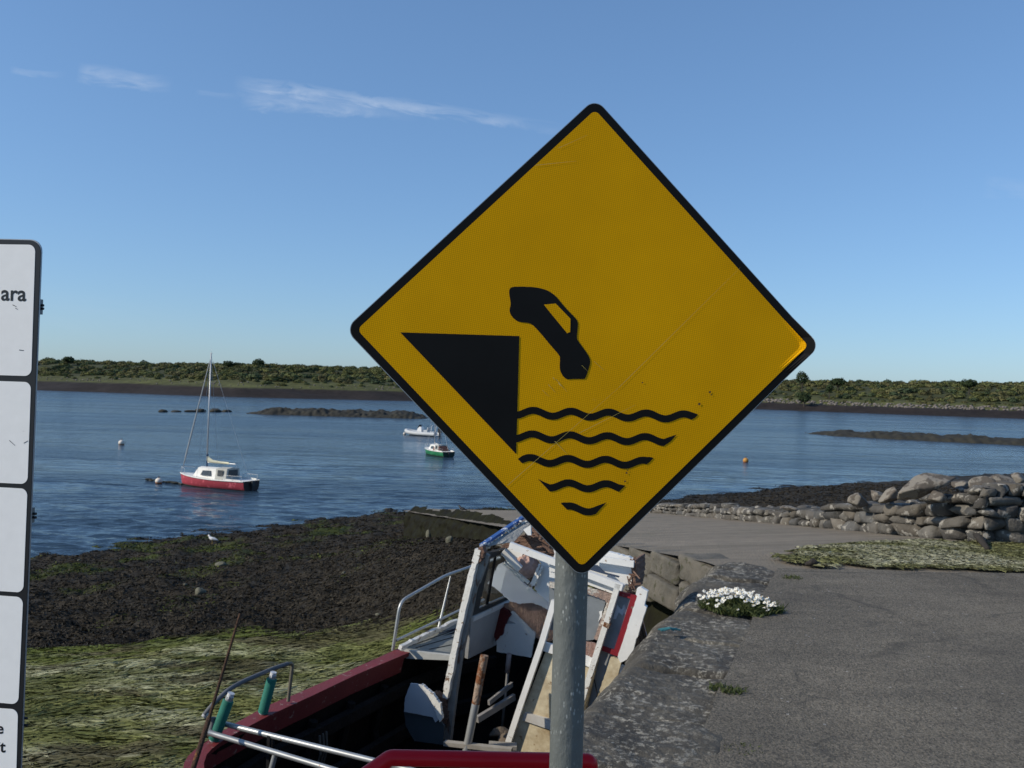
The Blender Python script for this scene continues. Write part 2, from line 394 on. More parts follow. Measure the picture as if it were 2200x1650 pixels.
def water_mat():
    m = bpy.data.materials.new('sea_water'); m.use_nodes = True; t = m.node_tree; n = t.nodes; l = t.links
    b = n['Principled BSDF']; b.inputs['Base Color'].default_value = (.022, .042, .066, 1); b.inputs['IOR'].default_value = 1.333
    b.inputs['Specular IOR Level'].default_value = .5
    tcn = n.new('ShaderNodeTexCoord')
    def noise(sc, st, d=3, rot=0, dist=0):
        mp = n.new('ShaderNodeMapping'); mp.inputs['Scale'].default_value = st; mp.inputs['Rotation'].default_value = (0, 0, rot); l.new(tcn.outputs['Object'], mp.inputs[0])
        z = n.new('ShaderNodeTexNoise'); z.inputs['Scale'].default_value = sc; z.inputs['Detail'].default_value = d; z.inputs['Roughness'].default_value = .55; z.inputs['Distortion'].default_value = dist; l.new(mp.outputs[0], z.inputs['Vector']); return z.outputs[0]
    def mth(op, a, c, cl=False):
        q = n.new('ShaderNodeMath'); q.operation = op; q.use_clamp = cl
        for i, v in enumerate((a, c)):
            if isinstance(v, (int, float)): q.inputs[i].default_value = v
            else: l.new(v, q.inputs[i])
        return q.outputs[0]
    wind = mth('MULTIPLY', mth('SUBTRACT', noise(.016, (.35, 2.4, 1), 6, .08, 1.4), .47), 9, True)
    wind = mth('MAXIMUM', wind, mth('MULTIPLY', mth('SUBTRACT', noise(.07, (.35, 1.6, 1), 5, -.05, .8), .54), 6, True))
    h = mth('ADD', mth('MULTIPLY', noise(1.1, (.30, 1.25, 1), 2, .06, .5), .62), mth('MULTIPLY', noise(3.2, (.4, 1.1, 1), 3, -.1), .26))
    h = mth('ADD', h, mth('MULTIPLY', noise(.22, (.5, 1.3, 1), 2, .05), .8))
    bp = n.new('ShaderNodeBump'); bp.inputs['Distance'].default_value = .46
    bp.inputs['Strength'].default_value = 1.0; h = mth('MULTIPLY', h, mth('ADD', mth('MULTIPLY', wind, .95), .45)); l.new(h, bp.inputs['Height']); l.new(bp.outputs[0], b.inputs['Normal'])
    l.new(mth('ADD', mth('MULTIPLY', wind, .10), .12), b.inputs['Roughness'])
    return m
def build_sea():
    k = .62 / (884 * 7.0); rows = [10.0]
    while rows[-1] < 430: rows.append(rows[-1] + max(.11, k * rows[-1] ** 2))
    rows = np.array(rows + list(np.exp(np.linspace(np.log(450), np.log(4200), 26))))
    a = np.radians(np.concatenate([np.linspace(-84, -33, 60)[:-1], np.linspace(-33, 33, 1150), np.linspace(33, 84, 60)[1:]]))
    R, A = np.meshgrid(rows, a, indexing='ij'); X, Y = R * np.sin(A), R * np.cos(A)
    dr = np.gradient(rows)[:, None]; g = np.random.default_rng(17); Z = np.zeros_like(X)
    wind = np.clip((fbm(X * .012 + .2 * fbm(X * .03, Y * .03, 2, 5), Y * .045, 4, 23) - .40) * 4.0, 0, 1); gust = fbm(X * .11, Y * .22, 3, 29)
    amp = .55 + .42 * wind + .8 * (gust - .5)
    for n in range(56):
        lam = .34 * (8.0 ** (g.uniform(0, 1) ** 1.25)); th = g.normal(.05, .32); q = 2 * pi / lam; st = .049 * (lam / 1.2) ** -.5
        f = np.clip((lam / np.maximum(dr, .02) - 2.0) / 2.0, 0, 1)
        Z += f * st / q * np.sin(q * (X * sin(th) + Y * cos(th)) + g.uniform(0, 6.28) + 1.6 * fbm(X * .35 / lam, Y * .35 / lam, 2, n))
    Z = Z * np.clip(amp, .3, 1.3)
    tag(obj('sea', np.stack([X, Y, ZW + Z], -1), grid_faces(len(rows), len(a))[:, ::-1], water_mat(), smooth=True), kind='structure')
build_sea()

def far_y(x): return np.interp(x, [-700, -330, -206, -113, -41, 40, 127, 191, 226, 380, 800], [420, 395, 384, 357, 386, 425, 440, 403, 391, 360, 340])
def far_z(x, y):
    t = y - far_y(x) + 5 * (2 * fbm(x * .05, y * .05, 3, 11) - 1)
    low = np.interp(x, [-230, -40, 100, 230], [0, 0, -.6, -.8])
    z = np.interp(t, [-30, 0, 14, 30, 95, 160, 320, 500], [-7.5, -5.45, -1.75, .9, 7.4, 10.0, 9.4, 6.0]) + np.where(t > 14, low, 0)
    z = z + np.interp(x, [60, 180, 260], [0, 2.2, 2.6]) * np.clip((t - 30) / 50, 0, 1)
    return z + np.clip(t / 60, 0, 1) * 2.4 * (fbm(x * .018, y * .03, 3, 14) - .5) + .35 * (fbm(x * .2, y * .2, 3, 15) - .5), t
def build_far():
    xs = np.arange(-560, 640, 3.0); ys = np.concatenate([np.arange(325, 520, 2.0), np.arange(520, 900, 12.0)])
    X, Y = np.meshgrid(xs, ys, indexing='ij'); Z, T = far_z(X, Y)
    n = fbm(X * .08, Y * .2, 4, 18)[..., None]
    wr = np.array((.024, .019, .017)) * (.7 + .6 * n); gr = np.array((.080, .085, .030)) * (.6 + .8 * n); sc = np.array((.05, .055, .022)) * (.6 + .8 * n)
    t1 = np.clip((T - 14) / 2.5, 0, 1)[..., None]; t2 = np.clip((T - 30) / 8, 0, 1)[..., None]
    c = wr * (1 - t1) + (gr * (1 - t2) + sc * t2) * t1
    tag(obj('far_shore', np.stack([X, Y, Z], -1), grid_faces(len(xs), len(ys)), mat('far_shore_turf', (.05, .05, .05), scale=.4, rough=.9, attr='tint', spec=.2), smooth=True, col=c.reshape(-1, 3)), kind='structure')
    # scrub: one mass of bushes made of leaf clumps
    g = np.random.default_rng(12); protos = []
    for k in range(8):
        nq = 130; d = g.normal(size=(nq, 3)); d[:, 2] = np.abs(d[:, 2]) * .9 - .12; d /= np.linalg.norm(d, axis=1)[:, None]
        lump = .75 + .5 * fbm(d[:, 0] * 1.6 + k * 9, d[:, 1] * 1.6 + d[:, 2], 2, k)
        c0 = d * (lump * g.uniform(.7, 1, nq))[:, None]
        u = g.normal(size=(nq, 3)); u -= d * (u * d).sum(1)[:, None] * .6; u /= np.linalg.norm(u, axis=1)[:, None]
        v = np.cross(d + g.normal(0, .35, (nq, 3)), u); v /= np.linalg.norm(v, axis=1)[:, None]
        s = g.uniform(.10, .23, nq)[:, None]
        protos.append((np.stack([c0 - u * s - v * s * .7, c0 + u * s - v * s * .5, c0 + u * s * .8 + v * s, c0 - u * s * .6 + v * s * .8], 1), g.uniform(.72, 1.22, nq)))
    Vs, Cs = [], []
    pal = [np.array(q) for q in ((.115, .125, .045), (.075, .100, .046), (.145, .14, .06), (.105, .10, .046), (.055, .078, .040))]
    n = 4600; bx = g.uniform(-430, 480, n); bt = np.concatenate([g.uniform(29, 150, int(n * .94)), g.uniform(22, 34, n - int(n * .94))])
    for i in range(n):
        x = bx[i]; y = far_y(x) + bt[i] ; z, _ = far_z(np.array([x]), np.array([y])); z = z[0]
        big = fbm(np.array([x * .03]), np.array([y * .05]), 2, 99)[0]
        hgt = g.uniform(1.0, 2.1) * (.6 + .8 * big) * (1.0 if bt[i] > 36 else .55); wid = hgt * g.uniform(1.0, 1.9)
        v, br = protos[i % 8]; a = g.uniform(0, 2 * pi); q = rz(v, a) * np.array((wid, wid, hgt)) + np.array((x, y, z + hgt * .1))
        Vs.append(q.reshape(-1, 3)); base = pal[int(g.choice(5, p=(.34, .2, .2, .16, .1)))] * g.uniform(.75, 1.2)
        Cs.append(np.repeat(base[None] * br[:, None], 4, 0))
    V = np.concatenate(Vs); C = np.concatenate(Cs); F = np.arange(len(V)).reshape(-1, 4)
    tag(obj('scrub', V, F, mat('scrub_leaves', (.05, .05, .05), scale=1, rough=.85, attr='tint', spec=.15, trans=.15), col=C), 'low green scrub covering the far shore hills', 'scrub', kind='stuff')
    # pale stones along the right of the far shore
    Vs, Fs, k = [], [], 0
    for i in range(900):
        x = g.uniform(105, 300) if i < 720 else g.uniform(-230, -20); y = far_y(x) + g.uniform(14, 24) + (0 if i < 720 else 3); z, _ = far_z(np.array([x]), np.array([y]))
        s = g.uniform(.5, 1.5) if i < 720 else g.uniform(.3, .8); v, f = rock((x, y, z[0] + s * .2), (s * 1.3, s, s * .8), i, 1, 8)
        Vs.append(v); Fs.append(f + k); k += len(v)
    tag(obj('shore_stones', np.concatenate(Vs), np.concatenate(Fs), mat('pale_stone', (.20, .175, .155), (.12, .105, .095), scale=.4, rough=.9)), 'pale pinkish stones strewn along the far beach', 'stones', kind='stuff')
build_far()

BARK = mat('bark', (.06, .05, .04), scale=4, rough=.9)
def far_tree(px, pyb, depth, h, w, seed, label, shape=1.0):
    g = np.random.default_rng(seed); p = P(px, pyb, depth); x, y = p[0], p[1]; z = float(far_z(np.array([x]), np.array([y]))[0][0]) - .1
    top = p[2]                                             # crown foot given by the sight line
    t = thing('tree', label, 'tree', (x, y, z), 0, 'single trees on the far shore')
    H = max(1.0, top - z)
    b = MB(); b.tube([(x, y, z - .3), (x + .1, y, z + H * .6), (x + .2, y, z + H + h * .45)], [.28, .22, .08], 7)
    for k in range(4):
        a = k * 1.7 + seed; b.tube([(x + .1, y, z + H * .7), (x + cos(a) * w * .3, y + sin(a) * w * .3, z + H + h * .45)], [.12, .03], 5)
    b.obj('trunk', BARK, t)
    n = 620; d = g.normal(size=(n, 3)); d /= np.linalg.norm(d, axis=1)[:, None]
    lump = .62 + .75 * fbm(d[:, 0] * 1.7 + seed, d[:, 1] * 1.7 + d[:, 2] * 1.3, 3, seed); rr = g.uniform(.35, 1, n) ** .5
    c0 = d * (lump * rr)[:, None] * np.array((w / 2, w / 2, h / 2)) * shape + np.array((x + .15, y, z + H + h * .42))
    u = g.normal(size=(n, 3)); u /= np.linalg.norm(u, axis=1)[:, None]; v = np.cross(u, d); v /= np.linalg.norm(v, axis=1)[:, None]
    s = g.uniform(.18, .42, n)[:, None] * (w / 6) ** .5
    V = np.stack([c0 - u * s - v * s * .7, c0 + u * s - v * s * .5, c0 + u * s * .8 + v * s, c0 - u * s * .6 + v * s * .8], 1).reshape(-1, 3)
    C = np.repeat(np.array((.040, .060, .026)) * g.uniform(.6, 1.4, n)[:, None], 4, 0)
    obj('crown', V, np.arange(len(V)).reshape(-1, 4), CROWN, t, col=C)
CROWN = mat('tree_leaves', (.05, .05, .05), scale=1, rough=.85, attr='tint', spec=.15, trans=.15)
far_tree(555, 788, 470, 4.4, 7.1, 3, 'roundest dark tree on the left skyline, right of the red boat mast')
far_tree(489, 788, 475, 3.4, 5.7, 4, 'dark tree on the left skyline just right of the mast tip')
far_tree(510, 791, 478, 2.7, 5.7, 5, 'small low tree wedged between two darker skyline trees')
far_tree(1723, 823, 475, 6.8, 7.1, 6, 'tallest tree of the right shore, beside the yellow sign corner')
far_tree(1727, 863, 438, 4.8, 7.0, 7, 'wide dark bushy tree low above the right beach')
far_tree(1782, 840, 452, 4.1, 4.0, 8, 'narrow dark tree behind the right beach, right of the wide dark one')
far_tree(1800, 827, 470, 3.9, 7.6, 9, 'broad tree on the right skyline left of the brown field')
far_tree(2082, 831, 450, 4.2, 8.5, 10, 'broad dark tree crowning the right hill near the picture edge')
far_tree(147, 777, 470, 2.9, 6.6, 11, 'low tree on the left skyline nearest the white board')
far_tree(845, 805, 480, 3.2, 6.2, 13, 'tree on the left skyline nearest the yellow sign')

# rocky islets uncovered by the tide
ROCKDARK = mat('islet_rock', (.016, .016, .014), (.034, .032, .022), scale=.8, rough=.85, bump=.15, bscale=3)
def islet(x0, x1, yc, half, h, seed):
    xs = np.linspace(x0, x1, 190); ys = np.linspace(-1, 1, 40); X, T = np.meshgrid(xs, ys, indexing='ij')
    Y = np.interp(X, *yc) + T * half
    e = np.clip((X - x0) / 7, 0, 1) * np.clip((x1 - X) / 4, 0, 1)
    prof = np.clip(1.15 - np.abs(T) ** 2.6 * 1.3, -.3, 1)
    Z = ZW - .35 + h * e * prof * (.55 + .9 * fbm(X * .5, Y * .5, 4, seed)) + .35 * (2 * fbm(X * 1.6, Y * 1.6, 2, seed + 3) - 1)
    tag(obj('islet', np.stack([X, Y, Z], -1), grid_faces(190, 40), ROCKDARK, smooth=False), kind='structure')
islet(-57, -17, ([-57, -17], [188, 189]), 6.0, 1.45, 4)
islet(55, 108, ([55, 71, 84, 108], [168, 158, 151, 140]), 6.5, 1.2, 8)
for k, (px, w, h, lab) in enumerate(((350, 15, 9, 'lone dark rock at the far left end of the islet'), (378, 15, 6, 'flat dark rock awash beside the lone one'), (408, 17, 8, 'dark rock awash left of the forestay'), (431, 19, 11, 'dark humped rock seen between forestay and mast'), (462, 22, 13, 'largest dark rock just right of the mast'), (486, 16, 8, 'last low dark rock before the long islet'))):
    p = PZ(px, 885, ZW); sc = p[1] / FPX
    v, f = rock((p[0], p[1], ZW + h * sc * .18), (w * sc * 1.4, w * sc * 1.2, h * sc * .9), 60 + k, 3, 12)
    tag(obj('tidal_rock', v, f, ROCKDARK, smooth=False), lab, 'rock', 'dark rocks awash left of the islet')

# ------------------------------------------------------------------ SETTING: quay top, slipway
def asphalt_extra(n, l, mp, col, noise, ramp, mixc):
    v = n.new('ShaderNodeTexVoronoi'); v.inputs['Scale'].default_value = 105; l.new(mp.outputs[0], v.inputs['Vector'])
    g = ramp(v.outputs['Color'], .1, (.50, .50, .49, 1), .95, (1.62, 1.58, 1.50, 1)); col = mixc(1.0, col, g, 'MULTIPLY')
    big = ramp(noise(.7, 4), .35, (.80, .80, .80, 1), .7, (1.15, 1.14, 1.12, 1)); col = mixc(1.0, col, big, 'MULTIPLY')
    m3 = n.new('ShaderNodeMapping'); m3.inputs['Scale'].default_value = (.45, 1.5, 1); l.new(mp.outputs[0], m3.inputs[0])
    z3 = n.new('ShaderNodeTexNoise'); z3.inputs['Scale'].default_value = 1.5; z3.inputs['Detail'].default_value = 6; z3.inputs['Roughness'].default_value = .65; l.new(m3.outputs[0], z3.inputs['Vector'])
    col = mixc(1.0, col, ramp(z3.outputs[0], .36, (.83, .83, .83, 1), .62, (1.10, 1.09, 1.07, 1)), 'MULTIPLY')
    dm = n.new('ShaderNodeVectorMath'); dm.operation = 'MULTIPLY_ADD'; l.new(z3.outputs['Color'], dm.inputs[0]); dm.inputs[1].default_value = (.7, .7, 0); l.new(mp.outputs[0], dm.inputs[2])
    ve = n.new('ShaderNodeTexVoronoi'); ve.feature = 'DISTANCE_TO_EDGE'; ve.inputs['Scale'].default_value = .42; l.new(dm.outputs[0], ve.inputs['Vector'])
    ck = mixc(1.0, ramp(ve.outputs['Distance'], .004, (1, 1, 1, 1), .010, (0, 0, 0, 1)), ramp(noise(.9, 3), .47, (0, 0, 0, 1), .56, (.5, .5, .5, 1)), 'MULTIPLY')
    col = mixc(ck, col, (.045, .042, .036))
    v2 = n.new('ShaderNodeTexVoronoi'); v2.inputs['Scale'].default_value = 14; l.new(mp.outputs[0], v2.inputs['Vector'])
    d = ramp(v2.outputs['Distance'], .07, (1, 1, 1, 1), .13, (0, 0, 0, 1)); d2 = ramp(noise(5, 2), .53, (0, 0, 0, 1), .58, (1, 1, 1, 1))
    return mixc(mixc(1.0, d, d2, 'MULTIPLY'), col, (.36, .35, .33))
ASPH = mat('worn_tarmac', (.130, .117, .096), (.162, .147, .122), scale=7, rough=.92, bump=.12, bscale=95, extra=asphalt_extra)
COPW = .78
def build_quay():
    nv, nu = 90, 150
    w = np.concatenate([np.linspace(0, 5, 60), np.linspace(5.3, 45, 30)]); t = np.linspace(0, 1, nu)
    Wd, Tt = np.meshgrid(w, t, indexing='ij')
    y0 = -9.0; Y = y0 + (8.22 + .02 * Wd + .12 * (fbm(Wd * 2, Wd * 0 + 3, 3, 3) - .5) - y0) * Tt
    X = np.interp(Y, [-9, 2.6], [EDGE0[0], EDGE0[0]]) * (Y < 2.6) + (EDGE0[0] + (Y - 2.6) * ED[0] / ED[1]) * (Y >= 2.6) + COPW / ED[1] - .20 + Wd
    X = X + .05 * (fbm(Y * 2.5, Y * 0, 3, 8) - .5) * np.clip(1 - Wd, 0, 1)
    Z = .012 * (fbm(X * 1.3, Y * 1.3, 3, 6) - .5) + .004
    tag(obj('quay_pavement', np.stack([X, Y, Z], -1), grid_faces(nv, nu), ASPH, smooth=True), kind='structure')
    # the landing behind and left of the survey spot, so that the board and posts stand on ground
    a = [(-14, -9, 0), (EDGE0[0] + .6, -9, 0), (EDGE0[0] + .6, 2.6, 0), (-14, 2.6, 0)]
    V, F = prism(np.array(a) - np.array((0, 0, .01)), (0, 0, -2.9))
    tag(obj('landing', V, F, ASPH), kind='structure')
build_quay()

def lichen_extra(n, l, mp, col, noise, ramp, mixc):
    big = ramp(noise(2.2, 5), .36, (.6, .6, .62, 1), .7, (1.25, 1.25, 1.22, 1)); col = mixc(1.0, col, big, 'MULTIPLY')
    f = ramp(noise(24, 9, .76), .52, (0, 0, 0, 1), .59, (1, 1, 1, 1)); f2 = ramp(noise(2.6, 4), .40, (.06, .06, .06, 1), .56, (1, 1, 1, 1))
    col = mixc(mixc(1.0, f, f2, 'MULTIPLY'), col, (.27, .255, .215))
    f3 = ramp(noise(30, 4, .6), .62, (0, 0, 0, 1), .66, (1, 1, 1, 1)); f4 = ramp(noise(3.1, 3), .5, (0, 0, 0, 1), .6, (.8, .8, .8, 1))
    return mixc(mixc(1.0, f3, f4, 'MULTIPLY'), col, (.33, .32, .28))
LICHEN = mat('lichened_limestone', (.050, .045, .036), (.098, .090, .075), scale=6, rough=.92, bump=.2, bscale=26, extra=lichen_extra)
WALLST = mat('quay_stone', (.15, .135, .11), (.07, .066, .055), scale=3, rough=.92, bump=.2, bscale=18, chips=(.06, .058, .036), chip_amt=.15, chip_scale=9)
def build_quay_wall():
    t = thing('quay_wall', 'old stone quay wall with lichen spotted coping beside the wrecked boat', 'quay wall', (*EDGE0, -2.6))
    L = float(np.linalg.norm(EDGE1 - EDGE0)); U = np.linspace(-.0, L, 520); v = np.concatenate([np.linspace(-.06, .12, 22), np.linspace(.13, COPW + .02, 50)])
    Uu, Vv = np.meshgrid(U, v, indexing='ij')
    sl = Uu + .16 * (fbm(Uu * .0 + Vv * 3, Uu * .7, 3, 5) - .5)
    joints = np.array([.5, 1.35, 2.05, 2.9, 3.55, 4.3, 4.95, 5.6])
    dj = np.min(np.abs(sl[..., None] - joints), -1); k = np.searchsorted(joints, sl)
    hs = np.random.default_rng(4).uniform(-.014, .014, 12)[k]; ts = np.random.default_rng(5).uniform(-.02, .02, 12)[k]
    wob = .16 * (fbm(Uu * 1.5, Uu * 0 + 2, 4, 44) - .5) + .05 * (fbm(Uu * 7, Uu * 0, 2, 45) - .5) + np.random.default_rng(6).uniform(-.04, .04, 12)[k]
    z = -.012 + hs + ts * (Vv - .4) * .5 +   .040 * (fbm(Uu * 2.4 + Vv, Vv * 3.2, 4, 15) - .5) + .03 * (fbm(Uu * 9, Vv * 4, 3, 16) - .5) - .05 * np.exp(-(dj / .022) ** 2) * np.clip(Vv / .2, .3, 1) - .55 * np.clip(Vv - COPW + .10 + .12 * (fbm(Uu * 3, Uu * 0 + 9, 4, 19) - .5), 0, 1)
    e = np.clip((.10 - Vv) / .16, 0, 1); z = z - .17 * e ** 2.0
    off = Vv + wob * np.clip(1 - Vv / .5, 0, 1) - .02 * e
    X = EDGE0[0] + ED[0] * Uu + EN[0] * off; Y = EDGE0[1] + ED[1] * Uu + EN[1] * off
    o = obj('coping', np.stack([X, Y, z], -1), grid_faces(len(U), len(v))[:, ::-1], LICHEN, t, smooth=True)
    hgt = np.linspace(-.15, -2.9, 60); Uu, H = np.meshgrid(U[::2], hgt, indexing='ij')
    wob2 = .16 * (fbm(Uu * 1.5, Uu * 0 + 2, 4, 44) - .5); cx = .06 * (2 * fbm(Uu * 2.2, H * 3.4, 3, 52) - 1)
    off = wob2 * np.clip(1 + H, 0, 1) + cx - .04 - .10 * (-H / 2.9)
    X = EDGE0[0] + ED[0] * Uu + EN[0] * off; Y = EDGE0[1] + ED[1] * Uu + EN[1] * off
    obj('wall_face', np.stack([X, Y, H], -1), grid_faces(Uu.shape[0], 60), WALLST, t, smooth=True)
build_quay_wall()

def slip_extra(n, l, mp, col, noise, ramp, mixc):
    m2 = n.new('ShaderNodeMapping'); m2.inputs['Scale'].default_value = (.35, 1.9, 1); m2.inputs['Rotation'].default_value = (0, 0, radians(-12)); l.new(mp.outputs[0], m2.inputs[0])
    z = n.new('ShaderNodeTexNoise'); z.inputs['Scale'].default_value = 1.3; z.inputs['Detail'].default_value = 6; l.new(m2.outputs[0], z.inputs['Vector'])
    col = mixc(1.0, col, ramp(z.outputs[0], .30, (.80, .79, .75, 1), .70, (1.13, 1.12, 1.10, 1)), 'MULTIPLY')
    return mixc(ramp(noise(1.1, 6), .60, (0, 0, 0, 1), .75, (.5, .5, .5, 1)), col, (.10, .10, .06))
SLIPM = mat('slipway_concrete', (.215, .185, .145), (.165, .143, .113), scale=5, rough=.9, bump=.1, bscale=40, extra=slip_extra)
FARB = [on_slip(2330, 1180)[:2], on_slip(2100, 1165)[:2], on_slip(1900, 1150)[:2], on_slip(1760, 1135)[:2], on_slip(1600, 1120)[:2], on_slip(1420, 1105)[:2], on_slip(1340, 1100)[:2], on_slip(1130, 1097)[:2], on_slip(1010, 1095)[:2], on_slip(905, 1093)[:2]]
NEARB = [np.array((5.6, 7.9)), np.array((3.2, 7.9)), np.array((1.95, 8.3))] + [QA[:2] + (QB[:2] - QA[:2]) * f for f in (.08, .2, .35, .5, .68, .85, 1.02)]
def build_slip():
    def resample(pts, n):
        pts = np.array(pts); t = np.linspace(0, len(pts) - 1, n); return np.stack([np.interp(t, np.arange(len(pts)), pts[:, i]) for i in range(2)], -1)
    a, b = resample(NEARB, 160), resample(FARB, 160); tt = np.linspace(0, 1, 46)
    XY = a[:, None] * (1 - tt)[None, :, None] + b[:, None] * (1.04 * tt)[None, :, None] + b[:, None] * 0 - a[:, None] * (.04 * tt)[None, :, None]
    X, Y = XY[..., 0], XY[..., 1]
    Z = np.minimum(slip_z(X, Y), 0) - .012 * (Y < 9) + .03 * (fbm(X * .8, Y * .8, 4, 71) - .5)
    tag(obj('slipway', np.stack([X, Y, Z], -1), grid_faces(160, 46)[:, ::-1], SLIPM, smooth=True), kind='structure')
build_slip()
# ground behind the boundary wall
v = np.array([(5.4, 8.0, -.02), (45, 8.9, -.02), (60, 30, -.4), (14, 14.5, -.3), (6.5, 11.2, -.06)])
tag(obj('rough_ground', v, [tuple(range(5))], mat('rough_turf', (.09, .085, .05), (.05, .055, .025), scale=4, rough=.95, bump=.2)), kind='structure')

# ------------------------------------------------------------------ slip wall of coursed blocks, dry stone wall, boulders
def block(c, size, rot, seed, tiltz=0.0):
    g = np.random.default_rng(seed); V, F = ico(4); V = V.copy()
    e = .20; V = np.sign(V) * np.abs(V) ** e; V /= np.abs(V).max()
    n = fbm(V[:, 0] * 2 + seed, V[:, 1] * 2 + V[:, 2] * 1.7, 3, seed % 500) - .5
    V = V * (1 + .15 * n[:, None] + .08 * (fbm(V[:, 0] * 6 + seed, V[:, 1] * 5 + V[:, 2] * 7, 3, seed % 300) - .5)[:, None]) * np.asarray(size) / 2 * (1 + g.normal(0, .04, 3))
    return rz(V, rot + g.normal(0, .03)) + np.asarray(c), F
def build_slip_wall():
    t = thing('slip_wall', 'slipway retaining wall of big worn blocks, weedy and dark at its foot', 'stone wall', (QA[0], QA[1], -2.6))
    d2 = nrm(QB[:2] - QA[:2]); n2 = np.array((-d2[1], d2[0])); ang = math.atan2(d2[1], d2[0]); g = np.random.default_rng(21)
    Vs, Fs, k, sd = [], [], 0, 0
    for row in range(2):
        u = -.15 + row * .17 * (row % 2)
        while u < 9:
            ln = g.uniform(.45, .95); h = .26 if row == 0 else .25
            c = QA[:2] + d2 * (u + ln / 2) + n2 * (-.20 + .03 * row + g.normal(0, .018)); zt = float(np.minimum(slip_z(*c), 0)) - .02 - (0 if row == 0 else .265 + .26 * (row - 1))
            v, f = block((c[0], c[1], zt - h / 2), (ln * 1.0, .50, h * 1.02), ang, 300 + sd); Vs.append(v); Fs.append(f + k); k += len(v); u += ln * 1.01; sd += 1
    obj('facing_block', np.concatenate(Vs), np.concatenate(Fs), WALLST, t, smooth=True)
    L = float(np.linalg.norm(QB[:2] - QA[:2])) * 1.0; U = np.linspace(0.0, L, 330); h = np.linspace(0, 1, 44); Uu, H = np.meshgrid(U, h, indexing='ij')
    bx, by = QA[0] + d2[0] * Uu, QA[1] + d2[1] * Uu
    top = np.minimum(slip_z(bx, by), 0) - .03 - .60 * np.clip(1 - Uu / 9.5, 0, 1) ** .3; bot = np.minimum(ground_z(bx, by, False), -2.0 - .05 * Uu) - .5
    z = top + (bot - top) * H
    far = np.clip((Uu - 7) / 6, 0, 1); z = z + (1 - H) * far * (.22 * fbm(Uu * .9, Uu * 0, 4, 84) + .10)
    off = .05 + .12 * (2 * fbm(Uu * 1.2, z * 1.6, 4, 81) - 1) + .09 * (2 * fbm(Uu * 4, z * 5, 3, 82) - 1) + far * .35 * (fbm(Uu * 1.1, z * 1.1, 4, 85) - .4) + .30 * H - .3 * (1 - np.clip(H * 4, 0, 1)) - .12
    end = np.clip((Uu - L + 1.2) / 1.2, 0, 1)
    X, Y = bx + n2[0] * off * (1 - end) + d2[0] * 0, by + n2[1] * off * (1 - end); z = z - end * .25 * (1 - H)
    obj('weedy_foot', np.stack([X, Y, z], -1), grid_faces(330, 44), mat('weedy_stone', (.008, .007, .005), (.017, .018, .008), scale=2.5, rough=.85, bump=.3, bscale=14, spec=.1), t, smooth=True)
build_slip_wall()

DRYST = mat('dry_wall_stone', (.125, .108, .086), (.068, .060, .050), scale=5, attr='tint', rough=.95, bump=.2, bscale=20, chips=(.27, .255, .225), chip_amt=.17, chip_scale=7)
def fitted(corners, depth, frame, seed, sub=3):
    """a rubble stone filling the quad corners (u,z) of the wall face; frame(u) -> point, outward normal"""
    g = np.random.default_rng(seed); V, F = ico(sub); V = V.copy()
    r = np.ones(len(V))
    V = np.sign(V) * np.abs(V) ** .24; V /= np.abs(V).max()
    for _ in range(12):
        n = nrm(g.normal(size=3)); d = g.uniform(.86, 1.22); dt = V @ n; V = V * np.where(dt > d, d / np.maximum(dt, 1e-6), 1)[:, None]
    V = V * (1 + .20 * (fbm(V[:, 0] * 1.7 + seed, V[:, 1] * 1.7 + V[:, 2] * 2.1, 4, seed % 700) - .5))[:, None]
    a, c = (V[:, 0] + 1) / 2, (V[:, 2] + 1) / 2; (u0, z0), (u1, z1), (u2, z2), (u3, z3) = corners
    U = (u0 * (1 - a) + u1 * a) * (1 - c) + (u3 * (1 - a) + u2 * a) * c; Z = (z0 * (1 - a) + z1 * a) * (1 - c) + (z3 * (1 - a) + z2 * a) * c
    B = V[:, 1] * depth / 2 + g.normal(0, .018)
    base, out, zb = frame(U); P_ = base + out * (B + depth * .42)[:, None]
    return np.concatenate([P_, (zb + Z)[:, None]], 1), F
